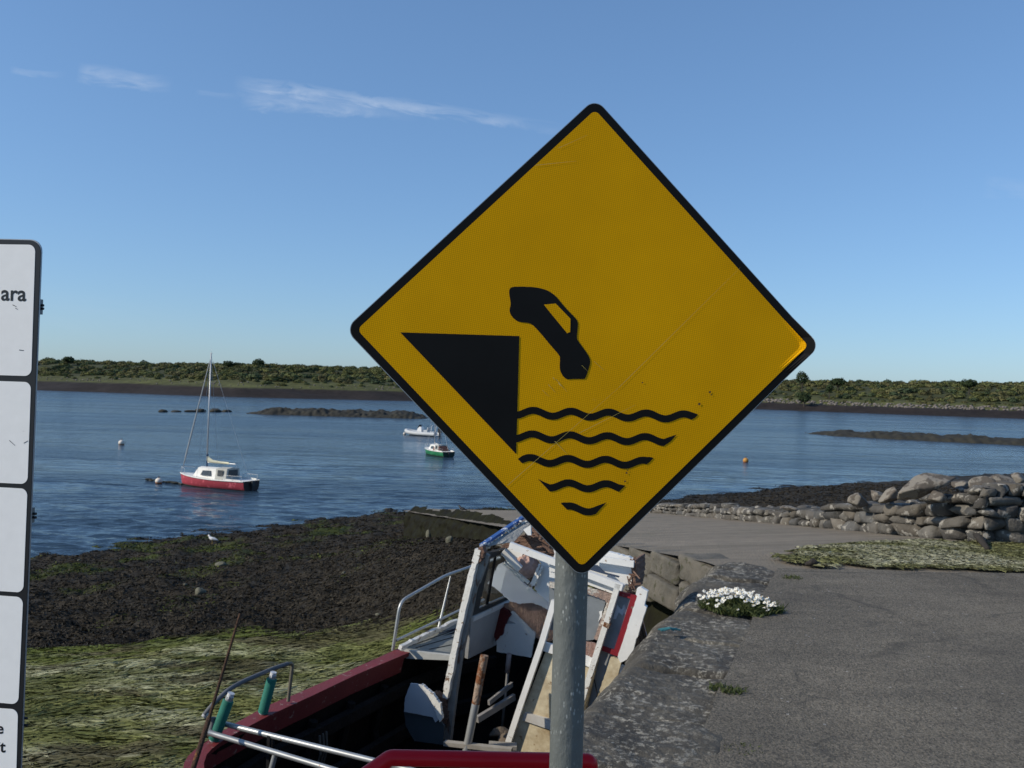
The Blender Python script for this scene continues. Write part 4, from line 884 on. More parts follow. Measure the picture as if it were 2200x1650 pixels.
# ------------------------------------------------------------------ the notice board cut by the left picture edge
def text_geo(s, bold=.012):
    cu = bpy.data.curves.new('lettering', 'FONT'); cu.body = s; cu.offset = bold; cu.resolution_u = 5
    o = bpy.data.objects.new('lettering', cu); COL.objects.link(o)
    dg = bpy.context.evaluated_depsgraph_get(); me = bpy.data.meshes.new_from_object(o.evaluated_get(dg))
    V = np.array([v.co[:] for v in me.vertices]); F = [tuple(p.vertices) for p in me.polygons]
    bpy.data.objects.remove(o); bpy.data.curves.remove(cu); bpy.data.meshes.remove(me); return V, F
def build_board():
    yw = radians(6.0); n = np.array((-sin(yw), -cos(yw), 0.0)); u = np.array((cos(yw), -sin(yw), 0)); o0 = P(60, 1000, 1.75)
    foot = np.array((o0[0] - .42, o0[1] + .05, 0)); t = thing('notice_board', 'white notice board of stacked panels framed in black, cut by the left picture edge', 'notice board', foot)
    blk = mat('board_frame', (.010, .012, .015), (.014, .015, .018), scale=7, rough=.35, spec=.4, chips=(.16, .13, .10), chip_amt=.06, chip_scale=9)
    wht = mat('board_white', (.84, .84, .83), (.80, .80, .79), scale=40, rough=.45, spec=.3, chips=(.40, .40, .39), chip_amt=.03, chip_scale=40)
    ed = mat('board_edge', (.40, .42, .45), scale=10, rough=.4, metal=.6)
    pt = lambda x, y: PP(x, y, o0, n)
    def rounded(tr, br, left, r, round_b=True):
        """panel with right corners tr, br (pixels) and its left side 'left' metres away"""
        a, b = pt(*tr), pt(*br); v = nrm(b - a); w = u - v * np.dot(u, v); w = nrm(w); q = []
        for k in np.linspace(0, 90, 8): q.append(a - w * r + v * r + (w * sin(radians(k)) - v * cos(radians(k))) * r)
        if round_b:
            for k in np.linspace(0, 90, 8): q.append(b - w * r - v * r + (w * cos(radians(k)) + v * sin(radians(k))) * r)
        else: q.append(b)
        lb, la = b - w * left, a - w * left
        if round_b:
            for k in np.linspace(0, 90, 8): q.append(lb + w * r - v * r + (-w * sin(radians(k)) + v * cos(radians(k))) * r)
        else: q.append(lb)
        for k in np.linspace(0, 90, 8): q.append(la + w * r + v * r + (-w * cos(radians(k)) - v * sin(radians(k))) * r)
        return np.array(q)
    wd = .86
    out = rounded((89.5, 514.5), (37, 1850), wd, .024)
    V, F = prism(out - n * .004, n * .003); obj('backing', V, F, ed, t)
    a = out.mean(0); V, F = prism(out + (a - out) * np.array(.003) - n * .001, n * .0012); obj('frame', V, F, blk, t)
    for k, (tr, br) in enumerate((((76.5, 526), (67.6, 808)), ((67.2, 821), (59.5, 1040)), ((59.5, 1050), (50.5, 1273)), ((50.2, 1283), (39.8, 1513)), ((39.2, 1524), (31, 1820)))):
        q = rounded(tr, br, wd - .025, .014); V, F = prism(q, n * .001); p = obj('panel', V, F, wht, t)
        def word(s, x0, x1, yb, bold):
            Vt, Ft = text_geo(s, bold); A, B = pt(x0, yb), pt(x1, yb + (x1 - x0) * .03); w = np.linalg.norm(B - A); e = (B - A) / w; sc = w / (Vt[:, 0].max() - Vt[:, 0].min())
            Q = A + e * ((Vt[:, 0] - Vt[:, 0].min()) * sc)[:, None] + ZV * ((Vt[:, 1]) * sc)[:, None] + n * .0014
            obj('lettering', Q, Ft, blk, p)
        if k == 0: word('ara', 3, 57, 645, .018)
        if k == 4: word('e', -6, 8, 1575, .02); word('it', -5, 12.5, 1615, .02)
        if k in (0, 1):
            b = MB()
            for (x0, y0, x1, y1) in (((42, 752, 52, 753), (28, 655, 36, 659), (34, 662, 39, 665)) if k == 0 else ((21, 946, 33, 957), (52, 952, 61, 947))):
                b.add([pt(x0, y0 - .8) + n * .0014, pt(x0, y0 + .8) + n * .0014, pt(x1, y1 + .6) + n * .0014, pt(x1, y1 - .6) + n * .0014], [(0, 1, 2, 3)])
            b.obj('scuff', blk, p)
    st = mat('board_post_steel', (.20, .22, .23), (.15, .17, .18), scale=10, rough=.5, metal=.4)
    for dx in (-.18, -.66):
        c = o0 + u * dx - n * .045; b = MB(); b.tube([(c[0], c[1], -.05), (c[0], c[1], 1.80)], .025, 20); b.obj('post', st, t, smooth=True, auto=40)
    for (x, y) in ((88, 655), (88, 662), (72, 1105), (72, 1113), (53, 1547), (53, 1562)):
        a = pt(x - 9, y) - n * .010; b = MB(); b.tube([a, a + u * .0078], .0026, 8); b.obj('bolt', blk, t)
    for x, y in ((80, 658), (62, 1109), (40, 1555)):
        q = pt(x, y) - n * .012; b = MB(); b.bar(q - u * .75, q + u * .0, .012, .03); b.obj('rail', st, t)
build_board()

# ------------------------------------------------------------------ red hoop barrier
def build_barrier():
    D0 = 2.15; a = P(838, 1628, D0); a2 = P(765, 1680, D0 - .02); b0 = P(1268, 1636, D0 + .05)
    t = thing('safety_barrier', 'red painted tubular barrier standing at the quay edge behind the sign pole', 'barrier', (b0[0], b0[1], 0))
    red = mat('red_gloss_paint', (.46, .004, .012), (.42, .004, .011), scale=6, rough=.28, spec=.22, coat=0)
    a3 = a2 + (a2 - a) * 1.2; dn = np.array((a3[0] - .05, a3[1], 0.0))
    m = MB(); m.tube(bend([dn, a3, a, b0, np.array((b0[0], b0[1], -.02))], .008, 4), .0195, 26)
    m.obj('frame', red, t, smooth=True, auto=50)
    m = MB(); m.tube([np.array((dn[0] + .02, dn[1], .34)), np.array((b0[0], b0[1], .34))], .017, 20); m.obj('lower_rail', red, t, smooth=True, auto=50)
    for q in (dn, np.array((b0[0], b0[1], 0))):
        m = MB(); m.prism([(q[0] - .05, q[1] - .05, .012), (q[0] + .05, q[1] - .05, .012), (q[0] + .05, q[1] + .05, .012), (q[0] - .05, q[1] + .05, .012)], (0, 0, .008)); m.obj('base_plate', red, t)
build_barrier()

# ------------------------------------------------------------------ the wrecked fishing boat heeled against the quay
AZ, HEEL = radians(21.6), radians(13)
wD = np.array((sin(AZ), cos(AZ), 0)); _l = np.array((cos(AZ), -sin(AZ), 0)); wL = _l * cos(HEEL) - ZV * sin(HEEL); wU = _l * sin(HEEL) + ZV * cos(HEEL); wO = WRECK_O
def wl_(a, s, h): return wO + wL * a + wD * s + wU * h
def build_wreck():
    foot = wl_(.5, 0, -1.9); t = thing('fishing_boat', 'derelict wooden fishing boat with a torn open wheelhouse, heeled over against the quay', 'wrecked boat', foot)
    white = mat('weathered_white_paint', (.74, .73, .69), (.66, .65, .60), scale=5, rough=.55, bump=.06, bscale=40, chips=(.20, .13, .085), chip_amt=.14, chip_scale=22)
    white2 = mat('white_paint', (.76, .76, .74), (.68, .68, .66), scale=4, rough=.5, bump=.03, bscale=30, chips=(.33, .25, .19), chip_amt=.10, chip_scale=17)
    greyp = mat('grey_deck_paint', (.26, .27, .25), (.20, .21, .19), scale=5, rough=.8, stretch=(1, 6, 1), rot=(0, 0, AZ), bump=.05, chips=(.34, .33, .30), chip_amt=.15, chip_scale=6)
    blue_grey = mat('shaded_white_ply', (.45, .48, .54), (.40, .43, .49), scale=3, rough=.6, bump=.02)  # white panel; its blue-grey shade is painted into the colour
    def cream_extra(n, l, mp, col, noise, ramp, mixc): return mixc(ramp(noise(2.9, 8, .72), .40, (0, 0, 0, 1), .62, (.85, .85, .85, 1)), col, (.30, .215, .115))
    cream = mat('stained_cream_paint', (.66, .60, .44), (.58, .50, .33), scale=3, rough=.65, bump=.05, bscale=30, chips=(.24, .16, .09), chip_amt=.12, chip_scale=13, extra=cream_extra)
    rot = mat('rotten_timber', (.12, .065, .045), (.24, .15, .11), scale=10, rough=.95, bump=.3, bscale=22, stretch=(1, 1, 3))
    rot2 = mat('torn_ply', (.44, .28, .21), (.27, .165, .12), scale=7, rough=.9, bump=.2, bscale=18, stretch=(3, 1, 1))
    dark = mat('shade_black_interior', (.0055, .005, .0045), (.010, .009, .008), scale=5, rough=.9, spec=.1, bump=.1)  # shade inside the open hull is put into this near-black colour
    beamd = mat('old_beam', (.016, .015, .0145), (.009, .0085, .008), scale=6, rough=.9, spec=.15, bump=.2)  # beam colour darkened as well to carry the shade inside the hull
    red = mat('oxide_red_paint', (.165, .022, .024), (.13, .018, .020), scale=5, rough=.6, bump=.06, bscale=50, chips=(.27, .20, .17), chip_amt=.11, chip_scale=20)
    redt = mat('bright_red_paint', (.24, .014, .022), (.20, .012, .02), scale=8, rough=.5, chips=(.16, .12, .10), chip_amt=.10, chip_scale=20)
    bluep = mat('blue_paint', (.035, .10, .30), (.03, .08, .24), scale=8, rough=.5, chips=(.55, .57, .58), chip_amt=.2, chip_scale=12)
    steel = mat('galvanised_pipe', (.42, .44, .44), (.34, .35, .35), scale=9, rough=.42, metal=.55, chips=(.22, .10, .045), chip_amt=.075, chip_scale=16)
    rusty = mat('rusty_pipe', (.34, .27, .21), (.25, .15, .09), scale=10, rough=.9, bump=.1, chips=(.19, .075, .03), chip_amt=.24, chip_scale=12)
    glassd = mat('dirty_glass_reflections', (.15, .17, .185), (.24, .26, .275), scale=4, rough=.14, spec=.6, chips=(.42, .44, .46), chip_amt=.14, chip_scale=3)  # dirty pane; the pale patches paint in white reflections
    def pl(px, org, nrm_): return np.array([PP(x, y, org, nrm_) for x, y in px])
    def aft(name, px, th, m, s=0.0, par=t, rag=0, seed=1, step=5):
        if rag: px = ragged(px, step, rag, True, seed)
        q = pl(px, wO + wD * s, wD); V, F = prism(q, wD * th); return obj(name, V, F, m, par)
    def side(name, px, th, m, a=0.0, par=t, rag=0, seed=1):
        if rag: px = ragged(px, 5, rag, True, seed)
        q = pl(px, wO + wL * a, wL); V, F = prism(q, wL * th); return obj(name, V, F, m, par)
    # ---- hull
    S = np.array([-2.62, -2.55, -2.4, -2.2, -1.7, -1.2, -.6, 0, .6, 1.2, 1.8, 2.3, 2.62])
    ap = np.array([-.36, -.46, -.555, -.60, -.615, -.575, -.53, -.49, -.40, -.18, .13, .48, .72])
    as_ = np.array([1.25, 1.33, 1.38, 1.42, 1.46, 1.48, 1.48, 1.48, 1.44, 1.36, 1.20, .98, .80])
    hp = np.array([-.155, -.16, -.175, -.185, -.19, -.185, -.18, -.175, -.13, -.05, .05, .14, .2])
    s2 = np.linspace(S[0], S[-1], 60); I = lambda v: np.interp(s2, S, v)
    A, B_, Hh = I(ap), I(as_), I(hp)
    full = np.interp(s2, [-2.62, -2.3, 0, 1.4, 2.62], [.80, 1, 1, .75, .12])
    def section(i, ins):
        a, b, h, f = A[i] + ins, B_[i] - ins, Hh[i], full[i]; mid = (a + b) / 2; hw = (b - a) / 2; k = -1.62 + ins + (1 - f) * .35
        pts = [(a, h), (a - .02 * f, h - .35), (mid - hw * (.55 + .42 * f), h - .72 - .1 * f), (mid - hw * .55 * f, k + .22), (mid, k), (mid + hw * .55 * f, k + .22), (mid + hw * (.55 + .42 * f), h - .82), (b + .01 * f, h - .38), (b, h - .03)]
        pts = np.array(pts); tq = np.linspace(0, 8, 33); c = np.stack([np.interp(tq, range(9), pts[:, j]) for j in (0, 1)], -1)
        for _ in range(2): c[1:-1] = (c[:-2] + 2 * c[1:-1] + c[2:]) / 4
        return [wl_(x, s2[i], y) for x, y in c]
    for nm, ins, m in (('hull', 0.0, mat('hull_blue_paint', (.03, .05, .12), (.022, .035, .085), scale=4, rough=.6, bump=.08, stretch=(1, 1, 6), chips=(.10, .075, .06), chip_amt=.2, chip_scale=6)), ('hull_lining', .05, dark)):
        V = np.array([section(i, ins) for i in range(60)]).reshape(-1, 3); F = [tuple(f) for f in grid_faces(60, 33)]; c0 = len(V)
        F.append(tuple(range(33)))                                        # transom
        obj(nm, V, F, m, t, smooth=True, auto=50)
    # ---- bulwark cap and its inner plank, port side round to the stern
    outer = [(858, 1391), (843, 1399), (740, 1445), (640, 1489), (588, 1510), (553, 1527), (495, 1560), (444, 1593), (418, 1611), (404, 1624), (396, 1638), (392, 1660), (396, 1690)]
    inner = [(884, 1400), (874, 1404), (768, 1448), (672, 1494), (652, 1503), (581, 1536), (520, 1568), (475, 1593), (456, 1608), (444, 1621), (438, 1640), (440, 1668), (452, 1700)]
    qo = [PZ(*p, -.6) for p in outer]; qi = [PZ(*p, -.6) for p in inner]
    stern = wl_(1.36, -2.52, -.2); so_, si_ = qo[-1], qi[-1]
    for f in (.33, .66, 1.0):
        bow_ = .20 * 4 * f * (1 - f) * .5; qo.append(so_ * (1 - f) + (stern - wD * .06) * f - wD * bow_); qi.append(si_ * (1 - f) + (stern + wD * .07) * f - wD * bow_)
    def resamp(q, k=4):
        q = np.array(q); tt = np.linspace(0, len(q) - 1, (len(q) - 1) * k + 1); return np.stack([np.interp(tt, range(len(q)), q[:, j]) for j in range(3)], -1)
    qo, qi = resamp(qo), resamp(qi); n = len(qo); ov = nrm(np.cross(wD, ZV)) * 0
    V = np.concatenate([qo, qi, qi - wU * .035, qo - wU * .035]); F = []
    for i in range(n - 1):
        for a, b in ((0, 1), (1, 2), (2, 3), (3, 0)): F.append((a * n + i, a * n + i + 1, b * n + i + 1, b * n + i))
    F += [(0, n, 2 * n, 3 * n), tuple(k * n + n - 1 for k in (3, 2, 1, 0))]
    obj('bulwark_cap', V, F, red, t)
    ii = qi + (qo - qi) * .10; jj = ii - wU * .165; kk = jj + (qo - qi) * .3; ll = ii + (qo - qi) * .3
    V = np.concatenate([ii - wU * .034, jj, kk, ll - wU * .034]); F = []
    for i in range(4, n - 1):
        for a, b in ((0, 1), (1, 2), (2, 3), (3, 0)): F.append((a * n + i, a * n + i + 1, b * n + i + 1, b * n + i))
    F.append((4, n + 4, 2 * n + 4, 3 * n + 4)); obj('bulwark_plank', V, F, red, t)
    # starboard rail hidden towards the wall, still there
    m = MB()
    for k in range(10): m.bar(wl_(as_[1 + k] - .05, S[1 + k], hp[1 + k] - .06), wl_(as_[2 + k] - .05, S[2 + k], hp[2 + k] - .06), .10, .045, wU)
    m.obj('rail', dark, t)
    # ---- stringers and ribs inside
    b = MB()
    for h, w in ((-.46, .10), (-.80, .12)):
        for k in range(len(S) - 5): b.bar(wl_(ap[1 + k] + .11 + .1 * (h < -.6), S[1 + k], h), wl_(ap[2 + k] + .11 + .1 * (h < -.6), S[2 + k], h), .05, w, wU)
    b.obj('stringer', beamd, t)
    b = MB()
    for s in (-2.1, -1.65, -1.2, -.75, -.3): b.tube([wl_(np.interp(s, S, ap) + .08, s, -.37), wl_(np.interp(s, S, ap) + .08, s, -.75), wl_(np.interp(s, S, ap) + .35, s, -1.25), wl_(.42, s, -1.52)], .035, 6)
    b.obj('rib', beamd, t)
    g = np.random.default_rng(77); b = MB(); debris = mat('broken_planks', (.15, .12, .09), (.08, .06, .045), scale=7, rough=.95, bump=.2)
    for k in range(26):
        s = g.uniform(-1.9, .9); a = g.uniform(.1, 1.2); h = -1.36 + .22 * abs(a - .5) + g.uniform(0, .16); d = nrm(wL * g.normal() + wD * g.normal() + wU * g.normal(0, .18)); c = wl_(a, s, h); l = g.uniform(.12, .42); b.bar(c - d * l, c + d * l, g.uniform(.05, .13), g.uniform(.015, .03), wU)
    b.obj('broken_plank', debris, t)
    # ---- side deck with coaming and bow rail
    dk = np.array((0., 0, 0)); o_d = P(868, 1396, 7.32)
    D4 = pl([(860, 1394), (978, 1338), (1010, 1392), (972, 1409), (868, 1397)], o_d, wU); V, F = prism(D4, -wU * .03); o = obj('side_deck', V, F, greyp, t)
    b = MB()
    for x0, y0, x1, y1 in ((876, 1389, 985, 1351), (893, 1392, 990, 1364), (922, 1395, 985, 1382)):
        a, c = pl([(x0, y0), (x1, y1)], o_d + wU * .002, wU); b.bar(a, c, .006, .003, wU)
    b.obj('plank_seam', dark, o)
    fp = pl([(868, 1397), (972, 1409), (970, 1419), (873, 1415)], o_d - wD * .01, wD); V, F = prism(fp, wD * .035); obj('deck_fascia', V, F, mat('grey_fascia', (.42, .42, .39), (.34, .34, .31), scale=8, rough=.8, bump=.06), t)
    V, F = prism(pl(ragged([(855, 1394), (980, 1336), (983, 1329), (962, 1335), (946, 1345), (925, 1352), (858, 1385)], 6, .8, True, 4), o_d + wU * .0, nrm(wL)), wL * .03); obj('coaming', V, F, white, t)
    Yr = lambda x: np.interp(x, [844, 861, 1013], [7.35, 7.36, 8.35])
    R = lambda x, y: P(x, y, Yr(x))
    b = MB(); b.tube(bend([R(844, 1397), R(860, 1292), R(958, 1236), R(1022, 1214), R(1075, 1198)], .09, 6), .0135, 12); b.tube([R(851, 1376), R(990, 1310), R(1040, 1288)], .011, 10); b.tube([R(968, 1238), R(939, 1364)], [.006, .014], 10)
    b.obj('bow_rail', steel, t, smooth=True, auto=50)
    # ---- wheelhouse: port post and side with its window
    b = MB(); pp = ragged([(1029, 1180), (1008, 1262), (986, 1356), (973, 1420), (958, 1498)], 14, .5, False, 3) + [(958, 1498)]
    q = [PP(x, y, wO - wD * .05, wD) for x, y in pp]; g = np.random.default_rng(6)
    for i in range(len(q) - 1):
        w = .048 + g.normal(0, .003); b.bar(q[i] - (q[i + 1] - q[i]) * .02, q[i + 1], w, .05, wD)
    b.obj('corner_post', white, t)
    q = [PP(x, y, wO, wD) for x, y in ((1046, 1190), (1020, 1262), (998, 1356), (985, 1420), (975, 1490), (963, 1588))]
    b = MB()
    for i in range(len(q) - 1): b.bar(q[i], q[i + 1], .055, .05, wD)
    b.obj('inner_post', mat('grey_post', (.30, .30, .28), (.22, .21, .20), scale=9, rough=.8, bump=.1, stretch=(1, 1, .3), chips=(.16, .10, .07), chip_amt=.2), t)
    aft('post_top', [(1024, 1190), (1027, 1177), (1036, 1173), (1041, 1186), (1033, 1206), (1021, 1212)], .06, rot, -.07, rag=1.2, step=3)
    aft('rotten_knee', [(930, 1488), (944, 1494), (956, 1505), (963, 1540), (957, 1556), (946, 1552), (944, 1530), (934, 1508)], .07, rot, -.04, rag=1.6, step=3)
    side('side_panel', [(1006, 1324), (1100, 1280), (1096, 1362), (1062, 1382), (998, 1413)], .03, mat('grey_white_panel', (.42, .42, .41), (.35, .35, .34), scale=4, rough=.7, chips=(.25, .22, .2), chip_amt=.07), .012)
    side('sill', [(1008, 1321), (1090, 1284), (1090, 1292), (1006, 1331)], .05, white2, .0)
    gl = bpy.data.materials.new('window_glass'); gl.use_nodes = True; bs = gl.node_tree.nodes['Principled BSDF']; bs.inputs['Transmission Weight'].default_value = 1; bs.inputs['Roughness'].default_value = .06; bs.inputs['IOR'].default_value = 1.12; bs.inputs['Base Color'].default_value = (.82, .86, .84, 1)
    w = side('side_window', [(1036, 1188), (1082, 1176), (1086, 1184), (1047, 1196), (1022, 1306), (1092, 1276), (1096, 1284), (1009, 1320)], .03, mat('dark_frame', (.05, .048, .045), scale=8, rough=.8), .006)
    side('pane', [(1046, 1196), (1088, 1183), (1092, 1276), (1020, 1308)], .004, gl, .016, w)
    side('mullion', [(1061, 1192), (1065, 1191), (1047, 1297), (1042, 1299)], .012, beamd, .01, w)
    # ---- torn forward bulkhead seen through the open back
    crop = lambda L: [(960 + x / 5.893, 1080 + y / 5.893) for x, y in L]
    aft('torn_panel', crop([(640, 800), (700, 755), (850, 900), (1010, 1050), (1190, 1180), (1370, 1310), (1370, 1420), (1200, 1310), (1080, 1270), (900, 1280), (790, 1240), (680, 1140), (600, 1070), (510, 1020), (580, 920)]), .015, blue_grey, .62, rag=.7, seed=5, step=4)
    aft('torn_bulkhead', crop([(690, 1310), (800, 1250), (900, 1270), (1080, 1250), (1240, 1310), (1400, 1440), (1420, 1700), (1300, 1760), (1120, 1700), (1050, 1620), (1000, 1540), (930, 1490), (840, 1430)]), .02, rot2, .70, rag=1.2, seed=6)
    aft('bulkhead_patch', crop([(770, 1400), (830, 1370), (900, 1430), (1000, 1530), (900, 1545), (790, 1490)]), .01, white2, .69, rag=.8)
    aft('red_locker', crop([(600, 1400), (700, 1330), (770, 1370), (810, 1420), (750, 1500), (700, 1680), (610, 1760), (590, 1600)]), .05, mat('dark_red_paint', (.10, .008, .010), (.07, .006, .008), scale=9, rough=.6), .66, rag=.8)
    aft('lower_bulkhead', [(1068, 1342), (1128, 1340), (1150, 1362), (1140, 1413), (1067, 1400)], .02, white2, .68, rag=.6)
    aft('upper_panel', crop([(700, 640), (800, 560), (1365, 760), (1365, 1330), (1190, 1180), (1110, 1090), (1190, 850), (1190, 760), (1120, 660), (960, 650), (900, 800), (980, 930), (1010, 1010), (860, 880), (760, 760)]), .02, white2, .45, rag=.8, seed=8)
    v, f = rock(PP(1134, 1216, wO + wD * .47, wD), (.19, .12, .21), 91, 4, 9, .35, .2, .3, .5); obj('foam_lump', v, f, mat('old_foam', (.58, .40, .34), (.36, .22, .17), scale=12, rough=.95, bump=.3, bscale=30), t, smooth=True)
    b = MB()
    for (x0, y0, x1, y1, w_) in ((1140, 1262, 1160, 1212, .02), (1146, 1258, 1166, 1216, .015), (1133, 1265, 1156, 1236, .018)): b.bar(PP(x0, y0, wO + wD * .40, wD), PP(x1, y1, wO + wD * .42, wD), .02, w_, wD)
    for (x0, y0, x1, y1) in ((1082, 1208, 1128, 1248), (1108, 1228, 1136, 1252)): b.bar(PP(x0, y0, wO + wD * .38, wD), PP(x1, y1, wO + wD * .42, wD), .02, .03, wD)
    b.obj('split_lath', white, t)
    b = MB(); b.bar(PP(1081, 1184, wO + wD * .30, wD), PP(1118, 1222, wO + wD * .34, wD), .05, .045, wD); b.obj('brace', white2, t)
    aft('splintered_deckhead', crop([(640, 590), (800, 480), (900, 430), (1060, 400), (1080, 300), (1365, 560), (1500, 800), (1365, 740), (1000, 640), (850, 620), (760, 600)]), .12, rot, .55, rag=2.2, seed=11)
    # ---- header beams, roof boards, roof edge
    b = MB(); b.bar(PP(1096, 1171, wO - wD * .03, wD), PP(1338, 1262, wO - wD * .03, wD), .05, .040, wD); b.obj('header_beam', white2, t)
    aft('header_board', [(1180, 1228), (1263, 1242), (1334, 1268), (1319, 1274), (1318, 1276), (1263, 1256), (1180, 1240)], .02, white2, .02)
    aft('header_board', [(1180, 1206), (1262, 1226), (1343, 1256), (1336, 1270), (1263, 1244), (1180, 1227)], .03, white2, .01)
    roof = aft('roof_fascia', [(1190, 1175), (1262, 1196), (1305, 1186), (1326, 1190), (1360, 1201), (1358, 1214), (1356, 1262), (1340, 1254), (1264, 1224), (1190, 1200)], .05, white2, .12, rag=.7, seed=3)
    b = MB(); b.bar(PP(1262, 1197, wO + wD * .05, wD), PP(1362, 1212, wO + wD * .05, wD), .05, .022, wD); b.obj('gutter_batten', white2, t)
    aft('rotten_roof_end', [(1357, 1206), (1366, 1203), (1368, 1226), (1362, 1270), (1355, 1266), (1358, 1236)], .3, rot, .10, rag=1.0, step=3)
    aft('torn_felt', [(1272, 1213), (1284, 1215), (1300, 1230), (1331, 1238), (1329, 1241), (1296, 1233), (1266, 1224)], .01, mat('dark_blue_felt', (.03, .05, .09), scale=9, rough=.8), .03)
    b = MB(); A0, A1 = P(1034, 1172, 7.16), P(1170, 1080, 8.0); b.bar(A0, A1, .04, .022, ZV); b.obj('roof_edge', bluep, t)
    q = np.array([P(1040, 1176, 7.17), P(1172, 1090, 8.0), P(1190, 1128, 7.95), P(1140, 1124, 7.62), P(1104, 1164, 7.32), P(1074, 1168, 7.2)]); V, F = prism(q, np.array((.0, .03, -.01))); obj('roof_underside', V, F, mat('grey_deckhead', (.30, .31, .30), (.22, .225, .22), scale=6, rough=.8, bump=.1), t)
    aft('roof_flake', [(1124, 1138), (1140, 1128), (1141, 1150), (1134, 1150)], .02, white2, .35)
    b = MB(); g = np.random.default_rng(15)
    for k in range(16):
        x, y = 1040 + 90 * (k / 16) + g.normal(0, 2), 1176 - 62 * (k / 16) + g.normal(0, 2); c = P(x, y + 4, 7.18 + .5 * k / 16); d = nrm(g.normal(size=3)); b.bar(c - d * .03, c + d * .03, .02, .012)
    b.obj('splinter', white, t)
    g = np.random.default_rng(41)
    for nn_, (xa, xb), (ya, yb), z0 in ((48, (1085, 1192), (1140, 1196), .5), (22, (1352, 1366), (1205, 1275), .1)):   # splintered laths round the torn deckhead
        b = MB()
        for k in range(nn_):
            c = PP(g.uniform(xa, xb), g.uniform(ya, yb), wO + wD * (z0 + g.uniform(-.05, .12)), wD); d = nrm(wL * g.normal(1, .5) + wU * g.normal(-.2, .6) + wD * g.normal(0, .4)); l = g.uniform(.02, .07); b.bar(c - d * l, c + d * l, g.uniform(.006, .018), g.uniform(.003, .008), wD)
        b.obj('splintered_lath', rot, t)
    # ---- starboard aft bulkhead: stiles, rails, panels, window
    c4 = lambda L: [(1080 + x / 6.11, 1380 + y / 6.11) for x, y in L]
    aft('lower_panel', [(1176, 1390), (1285, 1420), (1255, 1545), (1238, 1660), (1080, 1640), (1112, 1556)], .02, cream, .015)
    b = MB(); q = [(1192, 1290), (1165, 1380), (1120, 1512), (1085, 1618)]
    for i in range(3): b.bar(PP(*q[i], wO - wD * .02, wD), PP(*q[i + 1], wO - wD * .02, wD), .046, .04, wD)
    b.obj('door_stile', white2, t)
    b = MB(); q = [(1329, 1254), (1302, 1342), (1271, 1440), (1240, 1540), (1206, 1650)]
    for i in range(4): b.bar(PP(*q[i], wO - wD * .03, wD), PP(*q[i + 1], wO - wD * .03, wD), .042, .04, wD)
    o = b.obj('door_stile', white, t)
    b = MB(); b.bar(PP(1306, 1337, wO - wD * .032, wD), PP(1303, 1346, wO - wD * .032, wD), .046, .052, wD); b.obj('rusty_hinge', rusty, o)
    aft('mid_rail', c4([(555, 5), (700, 45), (1120, 180), (1190, 215), (1150, 335), (1080, 300), (640, 150), (525, 112)]), .03, white2, -.01)
    aft('mid_rail', c4([(285, 925), (620, 1015), (800, 1070), (790, 1210), (610, 1145), (250, 1020)]), .03, mat('grey_white_rail', (.52, .51, .48), (.42, .40, .37), scale=9, rough=.8, chips=(.3, .25, .2), chip_amt=.14), -.01)
    fr = aft('window', c4([(660, -730), (1090, -540), (1100, -470), (1060, -465), (740, -560)]), .02, rot2, .01) if False else None
    wn = aft('window', [(1180, 1250), (1263, 1262), (1318, 1278), (1306, 1318), (1283, 1376), (1276, 1372), (1303, 1296), (1300, 1290), (1262, 1276), (1180, 1262)], .02, mat('bare_window_frame', (.34, .25, .21), (.24, .17, .14), scale=10, rough=.9, bump=.15, chips=(.5, .47, .42), chip_amt=.22), .0, rag=.4)
    aft('pane', [(1180, 1262), (1262, 1276), (1302, 1291), (1277, 1374), (1262, 1376), (1180, 1352)], .006, glassd, .022, wn)
    aft('torn_poster', [(1287, 1314), (1294, 1312), (1293, 1324), (1285, 1336), (1289, 1322)], .003, white2, .015, wn)
    aft('rotten_sill', c4([(1080, 0), (1190, 15), (1260, 45), (1195, 200), (1085, 165)]), .03, mat('bare_reddish_wood', (.27, .14, .11), (.38, .28, .24), scale=9, rough=.9, stretch=(4, 1, 1), bump=.1), .0, rag=.4)
    aft('grey_strip', [(1322, 1278), (1326, 1400), (1318, 1412), (1262, 1548), (1238, 1660), (1210, 1660), (1262, 1470), (1300, 1360)], .02, mat('plain_grey_panel', (.30, .31, .32), (.25, .26, .27), scale=4, rough=.7), .055)  # even grey strip between the stile and the cream board
    c2 = lambda L: [(1180 + x / 5.893, 1160 + y / 5.893) for x, y in L]
    rw = aft('red_window', c2([(890, 650), (1112, 712), (870, 1478), (660, 1400), (675, 1345), (820, 1390), (1030, 745), (880, 705)]), .03, redt, -.005)
    aft('pane', c2([(880, 700), (1030, 745), (820, 1392), (670, 1350)]), .005, glassd, .008, rw)
    aft('paper_scrap', c2([(860, 820), (905, 880), (960, 850), (930, 960), (880, 920), (845, 1000), (810, 1000)]), .003, mat('pale_paper', (.42, .46, .52), scale=8, rough=.7), .004, rw)
    aft('corner_board', c2([(1112, 610), (1160, 598), (1245, 650), (1203, 830), (1232, 850), (1132, 1180), (1022, 1500), (900, 1555), (866, 1482), (1112, 712), (1095, 690)]), .04, white2, -.012, rag=.5, step=7)
    aft('cream_board', c4([(1420, 190), (1460, 195), (1560, 235), (1500, 480), (1420, 620), (1340, 775), (1130, 1020), (1000, 1230), (960, 1230), (1130, 1000), (1235, 740)]), .03, cream, .0, rag=.5, step=6)
    b = MB(); b.tube([PP(1277, 1460, wO - wD * .0, wD), PP(1283, 1490, wO - wD * .02, wD), PP(1281, 1525, wO - wD * .0, wD)], .004, 6); b.obj('loose_wire', beamd, t)
